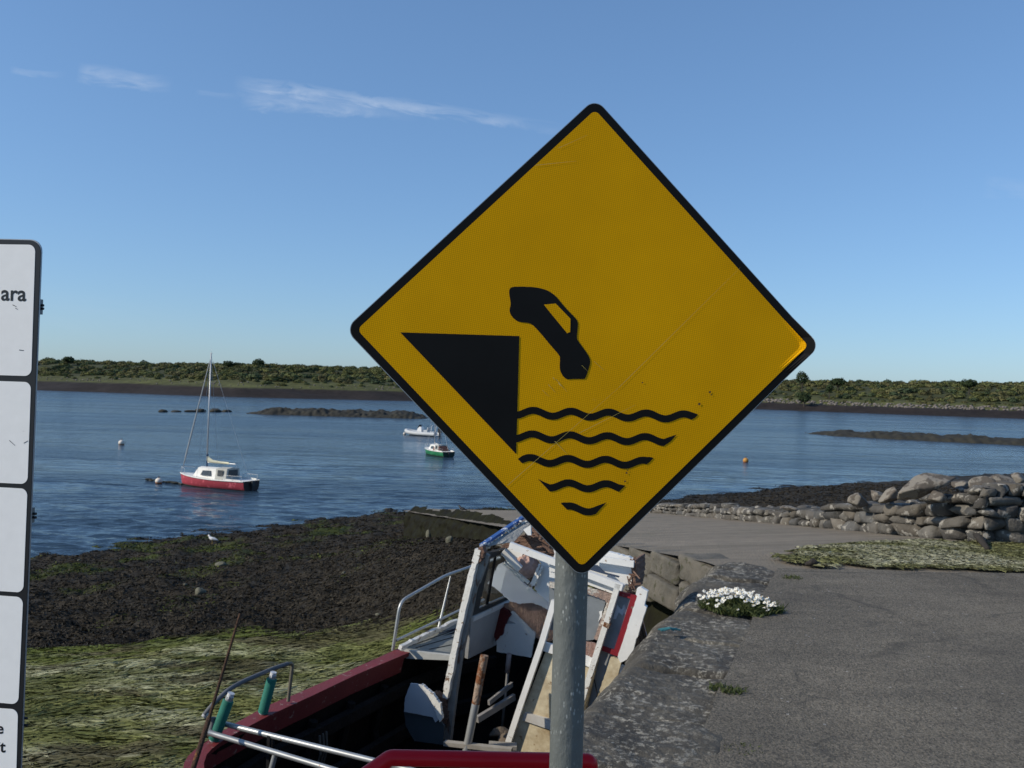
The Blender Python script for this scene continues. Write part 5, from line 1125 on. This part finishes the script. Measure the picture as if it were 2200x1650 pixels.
    v, f = rock(PP(1334, 1446, wO + wD * .06, wD), (.09, .1, .13), 97, 3, 8, .3); obj('foam_offcut', v, f, white2, t, smooth=True)
    # ---- things standing in the well
    b = MB(); q = [P(1041, 1408, 6.75), P(1034, 1444, 6.74), P(1022, 1512, 6.72), P(1002, 1612, 6.7), P(996, 1660, 6.68)]
    V, F = tube(q, [.031, .031, .030, .030, .030], 16); mi = [1 if min(f) < 32 else 0 for f in F]; obj('pump_pipe', V, F, [steel, rusty], t, smooth=True, midx=mi, auto=60)
    b = MB(); b.tube([P(1094, 1404, 7.6), P(1090, 1444, 7.6)], .022, 10); b.obj('pale_sleeve', mat('pink_grey_pvc', (.34, .28, .27), scale=9, rough=.6), t, smooth=True)
    b = MB(); b.tube([P(1091, 1440, 7.6), P(1078, 1570, 7.55)], .012, 8); b.obj('thin_pipe', mat('thin_grey_pipe', (.14, .14, .14), scale=9, rough=.6), t, smooth=True)
    b = MB(); b.bar(P(1025, 1546, 7.0), P(1105, 1497, 7.3), .03, .05, ZV); b.bar(P(1050, 1510, 7.1), P(1100, 1470, 7.4), .02, .04, ZV); b.obj('fallen_batten', mat('grey_batten', (.24, .23, .22), (.16, .15, .14), scale=9, rough=.9), t)
    v, f = rock(P(1076, 1574, 7.2), (.20, .14, .09), 31, 3, 12, .1); obj('wood_chock', v, f, debris, t)
    v, f = rock(P(1083, 1592, 7.1), (.10, .12, .12), 32, 3, 12, .1); obj('wood_chock', v, f, debris, t)
    aft('fallen_panel', [(882, 1468), (907, 1472), (948, 1530), (946, 1545), (935, 1552), (930, 1541), (868, 1529), (870, 1500)], .015, mat('pale_grey_panel', (.50, .53, .56), (.44, .47, .50), scale=4, rough=.6), -.25, rag=.4)
    aft('torn_edge', [(905, 1470), (912, 1476), (930, 1490), (946, 1515), (950, 1545), (944, 1552), (936, 1530), (925, 1505)], .03, white, -.27, rag=1.0, step=3)
    aft('lower_fallen_panel', [(868, 1530), (930, 1542), (935, 1553), (946, 1548), (955, 1560), (951, 1600), (890, 1592), (872, 1560)], .015, mat('dark_slate_paint', (.060, .075, .085), (.045, .058, .066), scale=4, rough=.6), -.22)
    b = MB(); b.bar(P(955, 1596, 6.75), P(1100, 1612, 6.6), .05, .03, ZV); b.bar(P(1050, 1600, 6.8), P(1110, 1604, 6.8), .08, .03, ZV); b.obj('sole_board', mat('pale_board', (.34, .32, .28), (.22, .20, .17), scale=9, rough=.9), t)
    # ---- quarter rail, wrapped posts, stern rails
    C = lambda x, y: PZ(x, y, -.6)
    f1, f2, f3 = C(564, 1534), C(458, 1592), C(619, 1508)
    def up(p, x, y): return P(x, y, p[1])
    teal = mat('green_twine', (.018, .17, .125), (.012, .12, .09), scale=6, rough=.8)
    for ft, tx, ty in ((f1, 588, 1444), (f2, 497, 1489)):
        tp = up(ft, tx, ty); d = tp - ft; b = MB(); b.tube([ft, ft + d * .93], .024, 16); po = b.obj('rail_post', steel, t, smooth=True, auto=50)
        b = MB(); b.tube([ft + d * .86, ft + d * 1.0], .021, 16); b.tube([ft + d * .90 + np.array((.0, -.022, 0)), ft + d * .97 + np.array((0, -.022, 0))], .006, 6); b.obj('post_cap', mat('white_pvc', (.62, .63, .64), scale=9, rough=.4), po, smooth=True, auto=50)
        b = MB(); k = 34; u_ = nrm(np.cross(d, wD)); w_ = nrm(np.cross(u_, d)); path = [ft + d * (.03 + .82 * j / (k * 12)) + (u_ * cos(j * pi / 6) + w_ * sin(j * pi / 6)) * .0290 for j in range(k * 12)]
        b.tube(path, .0052, 5); b.tube([ft + d * .03, ft + d * .85], .0275, 16); b.obj('twine_whipping', teal, po, smooth=True, auto=60)
    Yq = lambda x: np.interp(x, [437, 458, 564, 629], [f2[1] - .02, f2[1], f1[1], f3[1]])
    Q = lambda x, y: P(x, y, Yq(x))
    grey = mat('grey_foam_sleeve', (.115, .12, .13), (.09, .095, .10), scale=12, rough=.7)
    b = MB(); b.tube(bend([Q(439, 1536), Q(463, 1507), Q(493, 1480), Q(522, 1464), Q(588, 1436), Q(618, 1426)], .05, 4), .0150, 12); o = b.obj('quarter_rail', grey, t, smooth=True, auto=60)
    b = MB(); b.tube(bend([Q(612, 1428), Q(629, 1424), Q(619, 1507)], .03, 5), .0125, 12); b.obj('rail_leg', mat('tarnished_pipe', (.19, .17, .13), (.13, .115, .09), scale=14, rough=.55, metal=.5), t, smooth=True, auto=60)
    b = MB(); e = Q(437, 1541); b.tube([e, e + nrm(Q(463, 1507) - e) * .035], .0165, 12); b.obj('sleeve_end', mat('white_end', (.52, .53, .54), scale=9, rough=.5), o, smooth=True)
    b = MB(); b.tube(bend([Q(459, 1541), Q(456, 1562), Q(450, 1574)], .03, 4), .0165, 12); b.obj('rail_stub', grey, t, smooth=True, auto=60)
    y0 = f2[1]
    b = MB(); b.tube([P(450, 1574, y0 - .04), P(463, 1578, y0 - .05), P(706, 1651, y0 - .38), P(860, 1698, y0 - .56)], [.020, .0165, .0165, .0165], 14); b.tube([P(592, 1618, y0 - .22), P(582, 1655, y0 - .23), P(578, 1690, y0 - .23)], [.016, .016, .016], 12); b.obj('stern_rail', steel, t, smooth=True, auto=60)
    b = MB(); b.tube([P(469, 1550, y0 + .06), P(480, 1555, y0 + .05), P(829, 1641, y0 - .36), P(960, 1674, y0 - .50)], [.004, .0165, .0165, .0165], 14); o = b.obj('stern_rail', steel, t, smooth=True, auto=60)
    b = MB(); b.tube([P(571, 1579, y0 - .055), P(586, 1582, y0 - .075)], .0195, 12); c = P(577, 1581, y0 - .09); b.bar(c, c - np.array((.0, 0, .20)), .02, .004, wD); b.bar(c + (.02, 0, 0), c + np.array((.022, 0, -.16)), .008, .004, wD); b.obj('tape_wrap', mat('black_tape', (.010, .010, .011), scale=9, rough=.5), o)
    b = MB(); c0 = wl_(-.40, -1.35, -.36)
    for k in range(3): b.tube([c0 + wD * .04 * k + wL * .06, c0 + wD * .04 * k + wL * .10 - wU * .12, c0 + wD * (.04 * k + .02) + wL * .08 - wU * (.22 + .05 * k)], .008, 6)
    b.obj('rope_end', mat('old_rope', (.11, .10, .085), scale=30, rough=.9), t)
build_wreck()
rp0, rp1, rp2 = P(412, 1660, 4.92), P(449, 1544, 5.22), P(516, 1318, 5.50)
rod = MB(); rod.tube([rp0 - np.array((.06, .02, .7)), rp0, rp1], .0155, 12); rod.tube([rp1, rp2], [.0100, .0075], 10)
RUST = mat('rust', (.085, .042, .022), (.045, .026, .017), scale=10, rough=.95, bump=.1, bscale=60, stretch=(1, 1, .5), chips=(.20, .085, .03), chip_amt=.16, chip_scale=5)
tag(rod.obj('iron_rod', RUST, smooth=True, auto=60), 'long thin rusty iron rod leaning on the wreck stern beside the green wrapped posts', 'iron rod')

# ------------------------------------------------------------------ boats on the moorings
def hull_loft(L, B, sheer, draft, tw=.72):
    n = 36; xs = np.linspace(-L / 2, L / 2, n); f = (xs / L + .5)
    hb = B / 2 * np.where(f < .45, tw + (1 - tw) * np.sin(f / .45 * pi / 2), np.cos(np.clip((f - .45) / .55, 0, 1) * pi / 2) ** .75); hb = np.maximum(hb, .012)
    sh = sheer * (1 + .30 * f ** 2.2 + .05 * (1 - f) ** 2)
    rows = []
    for i in range(n):
        dk = draft * (1 - .6 * f[i] ** 4); xo = .16 * L * .5 * max(0, f[i] - .75) * 4 * .4
        prof = [(1.0, sh[i], 0), (1.0 - .02, sh[i] * .78, .1), (.95, sh[i] * .42, .35), (.84, sh[i] * .14, .6), (.72, -.02, .8), (.38, -dk * .75, 1), (0, -dk, 1)]
        rows.append([(xs[i] - xo * q * 1.2, hb[i] * p, z) for p, z, q in prof] + [(xs[i] - xo * q * 1.2, -hb[i] * p, z) for p, z, q in prof[::-1][1:]])
    return np.array(rows), xs, hb, sh
def sail_boat(name, label, at, rot, L, B, hullc, shaded_hull, mast_h, main=True):
    t = thing(name, label, 'sailing boat', at, rot, 'boats on the moorings')
    R, xs, hb, sh = hull_loft(L, B, .100 * L, .08 * L); n, k = R.shape[:2]; sc = L / 5.2
    hm = mat(name + '_topsides', hullc, tuple(v * .8 for v in hullc), scale=2.2, rough=.5, bump=.02, chips=tuple(min(1, v * 1.5 + .05) for v in hullc), chip_amt=.16, chip_scale=3)
    hd = mat(name + '_bottom', (.022, .022, .018), (.035, .035, .024), scale=4, rough=.7); tr = mat(name + '_transom', shaded_hull, tuple(v * .8 for v in shaded_hull), scale=4, rough=.6)  # transom's shadow is painted in as a darkened hull colour
    wh = mat(name + '_white', (.74, .73, .69), (.66, .65, .61), scale=4, rough=.5, chips=(.42, .39, .34), chip_amt=.10, chip_scale=6); dk = mat(name + '_glazing', (.025, .028, .032), (.045, .05, .055), scale=6, rough=.15, spec=.6)
    al = mat(name + '_alloy', (.52, .53, .54), (.44, .45, .46), scale=6, rough=.45, metal=.3); ot = mat(name + '_fittings', (.035, .035, .038), scale=6, rough=.6)
    gf = grid_faces(n, k); mi = np.array([1 if (f[0] % k) in (3, 4, 5, 6, 7, 8) else 0 for f in gf]); F = [tuple(f) for f in gf] + [tuple(range(k))]
    obj('hull', R.reshape(-1, 3), F, [hm, hd, tr], t, local=True, smooth=True, midx=list(mi) + [2], auto=40)
    V = np.concatenate([np.stack([xs, hb * .985, sh - .01], -1), np.stack([xs, -hb * .985, sh - .01], -1), ]); Fd = [(i, i + 1, n + i + 1, n + i) for i in range(n - 1)]
    obj('deck', V, Fd, wh, t, local=True)
    b = MB(); 
    for s in (1, -1): b.tube([(xs[i] + .01, s * hb[i] * 1.01, sh[i] - .012 * sc) for i in range(n)], .028 * sc, 6)
    b.obj('rubbing_strake', wh, t, local=True)
    # coachroof
    def house(x0, x1, w0, w1, z0, h, rake0, rake1, m):
        V = [(x0, w0, z0), (x1, w1, z0), (x1, -w1, z0), (x0, -w0, z0), (x0 + rake0, w0 * .84, z0 + h), (x1 - rake1, w1 * .80, z0 + h * .96), (x1 - rake1, -w1 * .80, z0 + h * .96), (x0 + rake0, -w0 * .84, z0 + h), ((x0 + rake0), 0, z0 + h * 1.10), ((x1 - rake1), 0, z0 + h * 1.06)]
        return V, [(0, 1, 5, 4), (2, 3, 7, 6), (1, 2, 6, 9, 5), (3, 0, 4, 8, 7), (4, 5, 9, 8), (8, 9, 6, 7)]
    zd = sh[n // 2] - .02
    V, F = house(-.10 * L, .27 * L, .30 * B, .17 * B, zd, .105 * L, .01 * L, .07 * L, wh); obj('cabin', V, F, wh, t, local=True)
    V, F = house(-.245 * L, -.09 * L, .31 * B, .305 * B, zd, .115 * L, .0, .005 * L, wh); hs = obj('doghouse', V, F, mat(name + '_doghouse', (.42, .42, .38), (.34, .34, .31), scale=5, rough=.6), t, local=True)
    for s in (1, -1):
        for q4 in ([(-.205 * L, s * .309 * B * .93, zd + .035 * L), (-.125 * L, s * .309 * B * .93, zd + .035 * L), (-.13 * L, s * .284 * B, zd + .098 * L), (-.20 * L, s * .284 * B, zd + .098 * L)], [(-.03 * L, s * .275 * B, zd + .028 * L), (.13 * L, s * .232 * B, zd + .028 * L), (.105 * L, s * .212 * B, zd + .078 * L), (-.015 * L, s * .245 * B, zd + .082 * L)]):
            b = MB(); b.prism(q4, (0, s * .03 * sc, 0)); b.obj('window', dk, t, local=True)
    b = MB(); b.prism([(-.247 * L, .2 * B, zd + .03 * L), (-.247 * L, -.2 * B, zd + .03 * L), (-.247 * L, -.19 * B, zd + .10 * L), (-.247 * L, .19 * B, zd + .10 * L)], (-.01, 0, 0)); b.obj('window', dk, t, local=True)
    # mast, boom, stays
    mx = .125 * L; z0 = zd + .10 * L
    b = MB(); b.tube([(mx, 0, z0 - .05), (mx - .012 * L, 0, z0 + mast_h)], [.035 * sc + .012, .028 * sc + .010], 10); b.tube([(mx - .012 * L - .12 * sc, 0, z0 + mast_h), (mx - .012 * L + .10 * sc, 0, z0 + mast_h + .02)], .012 * sc, 6); b.tube([(mx - .012 * L, 0, z0 + mast_h), (mx - .012 * L, 0, z0 + mast_h + .28 * sc)], .006 * sc, 5)
    b.obj('mast', al, t, local=True, smooth=True)
    bow = (L / 2 * .97, 0, sh[-1]); top = np.array((mx - .012 * L, 0, z0 + mast_h * .98))
    b = MB(); w = .009 * sc
    for s in (1, -1): b.tube([top, (mx - .02 * L, s * hb[n // 2] * .95, sh[n // 2])], w, 4)
    b.tube([top, (-L / 2 * .95, 0, sh[0])], w, 4); b.tube([top, bow], w, 4); b.obj('rigging', al, t, local=True)
    if main:
        q = np.array(bow) + (top - np.array(bow)) * .06; r_ = np.array(bow) + (top - np.array(bow)) * .95
        b = MB(); b.tube([q, q + (r_ - q) * .1, q + (r_ - q) * .5, r_], [.02 * sc, .045 * sc, .035 * sc, .018 * sc], 8); b.obj('furled_jib', mat(name + '_furled_sail', (.40, .41, .41), (.30, .31, .31), scale=9, rough=.8), t, local=True, smooth=True)
        b = MB(); b.tube([(mx - .01, 0, z0 + .30 * sc), (mx - .40 * L, 0, z0 + .33 * sc)], .022 * sc, 8); b.tube([(mx - .41 * L, 0, z0 + .36 * sc), (mx - .41 * L, 0, z0 + .05 * sc)], .008 * sc, 5); b.obj('boom', al, t, local=True)
        sv = [(mx - .02, z0 + .72 * sc, .05), (mx - .03 * L, z0 + .60 * sc, .08), (mx - .08 * L, z0 + .46 * sc, .09), (mx - .20 * L, z0 + .41 * sc, .06), (mx - .31 * L, z0 + .395 * sc, .035)]
        V, F = [], []
        for j, (x, zt, wd) in enumerate(sv):
            zb = z0 + .28 * sc; V += [(x, -wd * sc * .4, zt), (x, -wd * sc, (zt + zb) / 2), (x, 0, zb), (x, wd * sc, (zt + zb) / 2), (x, wd * sc * .4, zt)]
        for j in range(len(sv) - 1):
            for q in range(5): F.append((5 * j + q, 5 * j + 5 + q, 5 * j + 5 + (q + 1) % 5, 5 * j + (q + 1) % 5))
        F += [(4, 3, 2, 1, 0), tuple(range(20, 25))]
        obj('sail_cover', V, F, mat(name + '_sail_cover', (.58, .55, .38), (.50, .50, .40), scale=5, rough=.8), t, local=True, smooth=True)
        b = MB(); b.tube([(mx, 0, z0 - .02), (mx, 0, z0 + .40 * sc)], .05 * sc, 8); b.tube([(mx, 0, z0 + .66 * sc), (mx, 0, z0 + .74 * sc)], .075 * sc, 8); b.obj('mast_boot', mat(name + '_blue_cloth', (.03, .07, .15), scale=9, rough=.8), t, local=True)
    else:
        b = MB(); b.tube([(mx - .01, 0, z0 + .18 * sc), (mx - .38 * L, .12 * B, z0 + .02 * sc)], .028 * sc, 8); b.obj('boom', wh, t, local=True)
        V, F = house(-.30 * L, -.02 * L, .30 * B, .30 * B, zd + .01, .09 * L, .03 * L, .03 * L, wh); obj('cockpit_cover', np.array(V), F, mat(name + '_brown_cover', (.20, .085, .06), (.15, .065, .05), scale=5, rough=.8), t, local=True)
    # pulpit, guard wires, outboard
    b = MB()
    for s in (1, -1):
        b.tube(bend([(L * .36, s * hb[int(n * .86)] * .9, sh[int(n * .86)]), (L * .37, s * hb[int(n * .86)] * .9, sh[-4] + .32 * sc), (L * .49, s * .04, sh[-1] + .34 * sc), (L * .485, s * .03, sh[-1])], .08, 4), .011 * sc, 6)
        for x in (-.47, -.36, -.25): i = int((x + .5) * n); b.tube([(x * L, s * hb[i] * .93, sh[i]), (x * L, s * hb[i] * .93, sh[i] + .28 * sc)], .010 * sc, 5)
        b.tube([(x * L, s * hb[int((x + .5) * n)] * .93, sh[int((x + .5) * n)] + .28 * sc) for x in (-.47, -.36, -.25)], .009 * sc, 5)
    b.obj('guard_rail', al, t, local=True)
    b = MB(); b.prism([(-L / 2 - .17 * sc, .10 * sc, sh[0] * .55), (-L / 2 - .02, .10 * sc, sh[0] * .55), (-L / 2 - .02, .10 * sc, sh[0] * 1.02), (-L / 2 - .15 * sc, .10 * sc, sh[0] * .98)], (0, -.2 * sc, 0)); b.bar((-L / 2 - .08 * sc, 0, sh[0] * .6), (-L / 2 - .10 * sc, 0, -.25), .09 * sc, .06 * sc, (1, 0, 0)); b.obj('outboard', ot, t, local=True)
    b = MB()
    for s in (1, -1): b.bar((-.46 * L, s * hb[2] * .9, sh[2] + .03), (-.24 * L, s * hb[8] * .86, sh[8] + .05), .04 * sc, .10 * sc)
    b.obj('cockpit_coaming', wh, t, local=True)
    return t
redp = PZ(462, 1047, ZW)
sail_boat('sailing_boat', 'red hulled sailing boat with white cabin and pale sail cover on its boom', redp, radians(155), 6.0, 2.1, (.36, .045, .065), (.030, .016, .016), 7.45)
grp = PZ(939, 978, ZW)
sail_boat('sailing_boat', 'small green hulled sailing boat partly hidden by the yellow sign', grp, radians(122), 5.0, 1.85, (.018, .18, .075), (.010, .035, .022), 5.6, False)
# grey inflatable boat with a console
def build_rib():
    at = PZ(906, 936, ZW); t = thing('inflatable_boat', 'pale grey inflatable motor boat with a white console, beyond the green boat', 'motor boat', at, radians(152), 'boats on the moorings')
    tubem = mat('grey_tube_fabric', (.50, .52, .53), (.42, .44, .45), scale=3, rough=.55); wh = mat('white_gelcoat', (.74, .74, .73), (.68, .68, .67), scale=3, rough=.4); bk = mat('black_motor', (.02, .02, .022), scale=4, rough=.4); gz = mat('dark_screen', (.04, .045, .05), scale=4, rough=.2)
    L = 5.4; pts = [(-L / 2, .85, .32), (0, .92, .32), (L * .28, .80, .40), (L * .43, .42, .55), (L * .48, 0, .62), (L * .43, -.42, .55), (L * .28, -.80, .40), (0, -.92, .32), (-L / 2, -.85, .32)]
    b = MB(); b.tube(bend([np.array(p) for p in pts], .5, 5), .27, 14); b.obj('tube', tubem, t, local=True, smooth=True, auto=60)
    V = [(-L / 2 + .1, .7, .15), (L * .3, .6, .2), (L * .45, 0, .35), (L * .3, -.6, .2), (-L / 2 + .1, -.7, .15), (-L / 2 + .1, 0, -.3), (L * .3, 0, -.25)]
    obj('hull', V, [(0, 1, 6, 5), (5, 6, 3, 4), (1, 2, 6), (6, 2, 3), (0, 5, 4), (0, 4, 3, 2, 1)], wh, t, local=True)
    b = MB(); b.prism([(-.2, .38, .3), (.65, .38, .3), (.50, .36, .95), (.2, .36, 1.25), (-.12, .36, 1.2)], (0, -.74, 0)); b.obj('console', wh, t, local=True)
    b = MB(); b.prism([(.50, .33, .96), (.53, .33, 1.0), (.26, .33, 1.52), (.22, .33, 1.5)], (0, -.66, 0)); b.obj('windscreen', gz, t, local=True)
    b = MB(); b.prism([(-1.1, .35, .3), (-.5, .35, .3), (-.5, .35, .82), (-1.1, .35, .82)], (0, -.7, 0)); b.prism([(-1.15, .35, .82), (-1.05, .35, .82), (-1.15, .35, 1.2), (-1.25, .35, 1.2)], (0, -.7, 0)); b.obj('seat', tubem, t, local=True)
    b = MB(); b.tube(bend([(-1.9, .6, .5), (-2.0, .55, 1.55), (-2.0, -.55, 1.55), (-1.9, -.6, .5)], .2, 5), .035, 8); b.obj('arch', wh, t, local=True)
    b = MB(); b.prism([(-L / 2 - .45, .22, .55), (-L / 2 - .05, .22, .55), (-L / 2 - .05, .22, 1.12), (-L / 2 - .38, .22, 1.15)], (0, -.44, 0)); b.bar((-L / 2 - .22, 0, .6), (-L / 2 - .28, 0, -.5), .22, .14, (1, 0, 0)); b.obj('outboard', bk, t, local=True)
build_rib()
def buoy(px, py, d_px, cols, label, tail=False, orange_top=False):
    c = PZ(px, py + d_px * .42, ZW); r = d_px / 2 * c[1] / FPX; t = thing('mooring_buoy', label, 'buoy', c, 0, 'mooring buoys')
    V, F = ico(3); V = V * r * (1, 1, .96) + (0, 0, r * .62); zc = V[:, 2][F].mean(1); mi = [1 if z < r * .42 else 0 for z in zc]
    obj('float', V, [tuple(f) for f in F], cols, t, local=True, smooth=True, midx=mi)
    b = MB(); b.tube([(0, 0, r * 1.5), (0, 0, r * 1.8)], r * .14, 8); b.tube([(cos(a) * r * .2, 0, r * 1.9 + sin(a) * r * .2) for a in np.linspace(0, 2 * pi, 10)], r * .05, 5); b.obj('ring', RUST, t, local=True)
WB = mat('white_buoy', (.68, .62, .54), (.58, .52, .44), scale=3, rough=.5); OB = mat('orange_buoy', (.55, .19, .05), (.44, .15, .04), scale=3, rough=.5); YB = mat('ochre_buoy', (.50, .25, .05), (.36, .17, .04), scale=3, rough=.6); PB = mat('pink_base', (.46, .30, .22), (.36, .24, .18), scale=3, rough=.6)
buoy(261, 950, 13, [WB, PB], 'white mooring buoy floating alone between the white board and the red boat')
buoy(341, 1032, 15, [WB, OB], 'cream and orange mooring buoy on the line ahead of the red boat')
buoy(1602, 988, 12, [YB, OB], 'ochre mooring buoy right of the yellow sign')
buoy(869, 931, 6, [WB, WB], 'tiny white buoy at the bow of the grey inflatable')
a, c = PZ(312, 1030, ZW + .05), PZ(392, 1040, ZW + .05); b = MB(); gq = np.random.default_rng(3)
b.tube([a + (c - a) * f + np.array((0, gq.normal(0, .12), gq.normal(0, .02))) for f in np.linspace(0, 1, 16)], .06, 6)
for f in (.1, .66, .8): q = a + (c - a) * f; v, fc = rock(q + (0, 0, .03), (.55, .3, .16), int(f * 50), 2, 8); b.add(v, fc)
tag(b.obj('mooring_line', mat('weedy_rope', (.03, .032, .026), scale=5, rough=.8)), 'weedy mooring line floating between the cream buoy and the red boat', 'rope')

# ------------------------------------------------------------------ birds
def bird(label, at, s, rot, body, wing, bill, head, mats):
    t = thing('gull' if 'gull' in label else 'crow', label, 'bird', at, rot)
    b = MB(); b.tube([(-.62 * s, 0, .40 * s), (-.42 * s, 0, .46 * s), (-.15 * s, 0, .52 * s), (.12 * s, 0, .58 * s), (.28 * s, 0, .68 * s), (.36 * s, 0, .80 * s), (.42 * s, 0, .90 * s), (.50 * s, 0, .90 * s), (.55 * s, 0, .88 * s)], [.02 * s, .07 * s, .16 * s, .19 * s, .14 * s, .095 * s, .10 * s, .08 * s, .03 * s], 12)
    b.obj('body', mats[0], t, local=True, smooth=True)
    for q in (1, -1):
        b = MB(); b.tube([(.14 * s, q * .13 * s, .64 * s), (-.12 * s, q * .19 * s, .60 * s), (-.45 * s, q * .13 * s, .47 * s), (-.75 * s, q * .04 * s, .40 * s)], [.05 * s, .10 * s, .07 * s, .012 * s], 8); b.obj('wing', mats[1], t, local=True, smooth=True)
        b = MB(); b.tube([(.0, q * .07 * s, .40 * s), (.02 * s, q * .07 * s, 0)], .014 * s, 5); b.bar((.0, q * .07 * s, .01 * s), (.1 * s, q * .07 * s, .01 * s), .06 * s, .015 * s); b.obj('leg', mats[2], t, local=True)
    b = MB(); b.tube([(.54 * s, 0, .885 * s), (.68 * s, 0, .86 * s)], [.03 * s, .006 * s], 6); b.obj('bill', mats[2], t, local=True)
gw = mat('gull_white', (.80, .80, .79), (.74, .74, .73), scale=5, rough=.7); gg_ = mat('gull_grey', (.42, .44, .46), (.36, .38, .40), scale=5, rough=.7); gy = mat('gull_bill', (.45, .30, .08), scale=5, rough=.5); ck = mat('crow_black', (.012, .012, .014), scale=5, rough=.5)
c = on_ground(456, 1168); bird('white gull standing at the water edge in the brown weed', c, .36 * 1.0, radians(170), 0, 0, 0, 0, (gw, gg_, gy))
cc_ = P(992, 1113, 30.0); cc_[2] = slip_z(cc_[0], cc_[1]) ; bird('black crow perched on the slipway edge above the weedy wall', cc_, .27, radians(150), 0, 0, 0, 0, (ck, ck, ck))
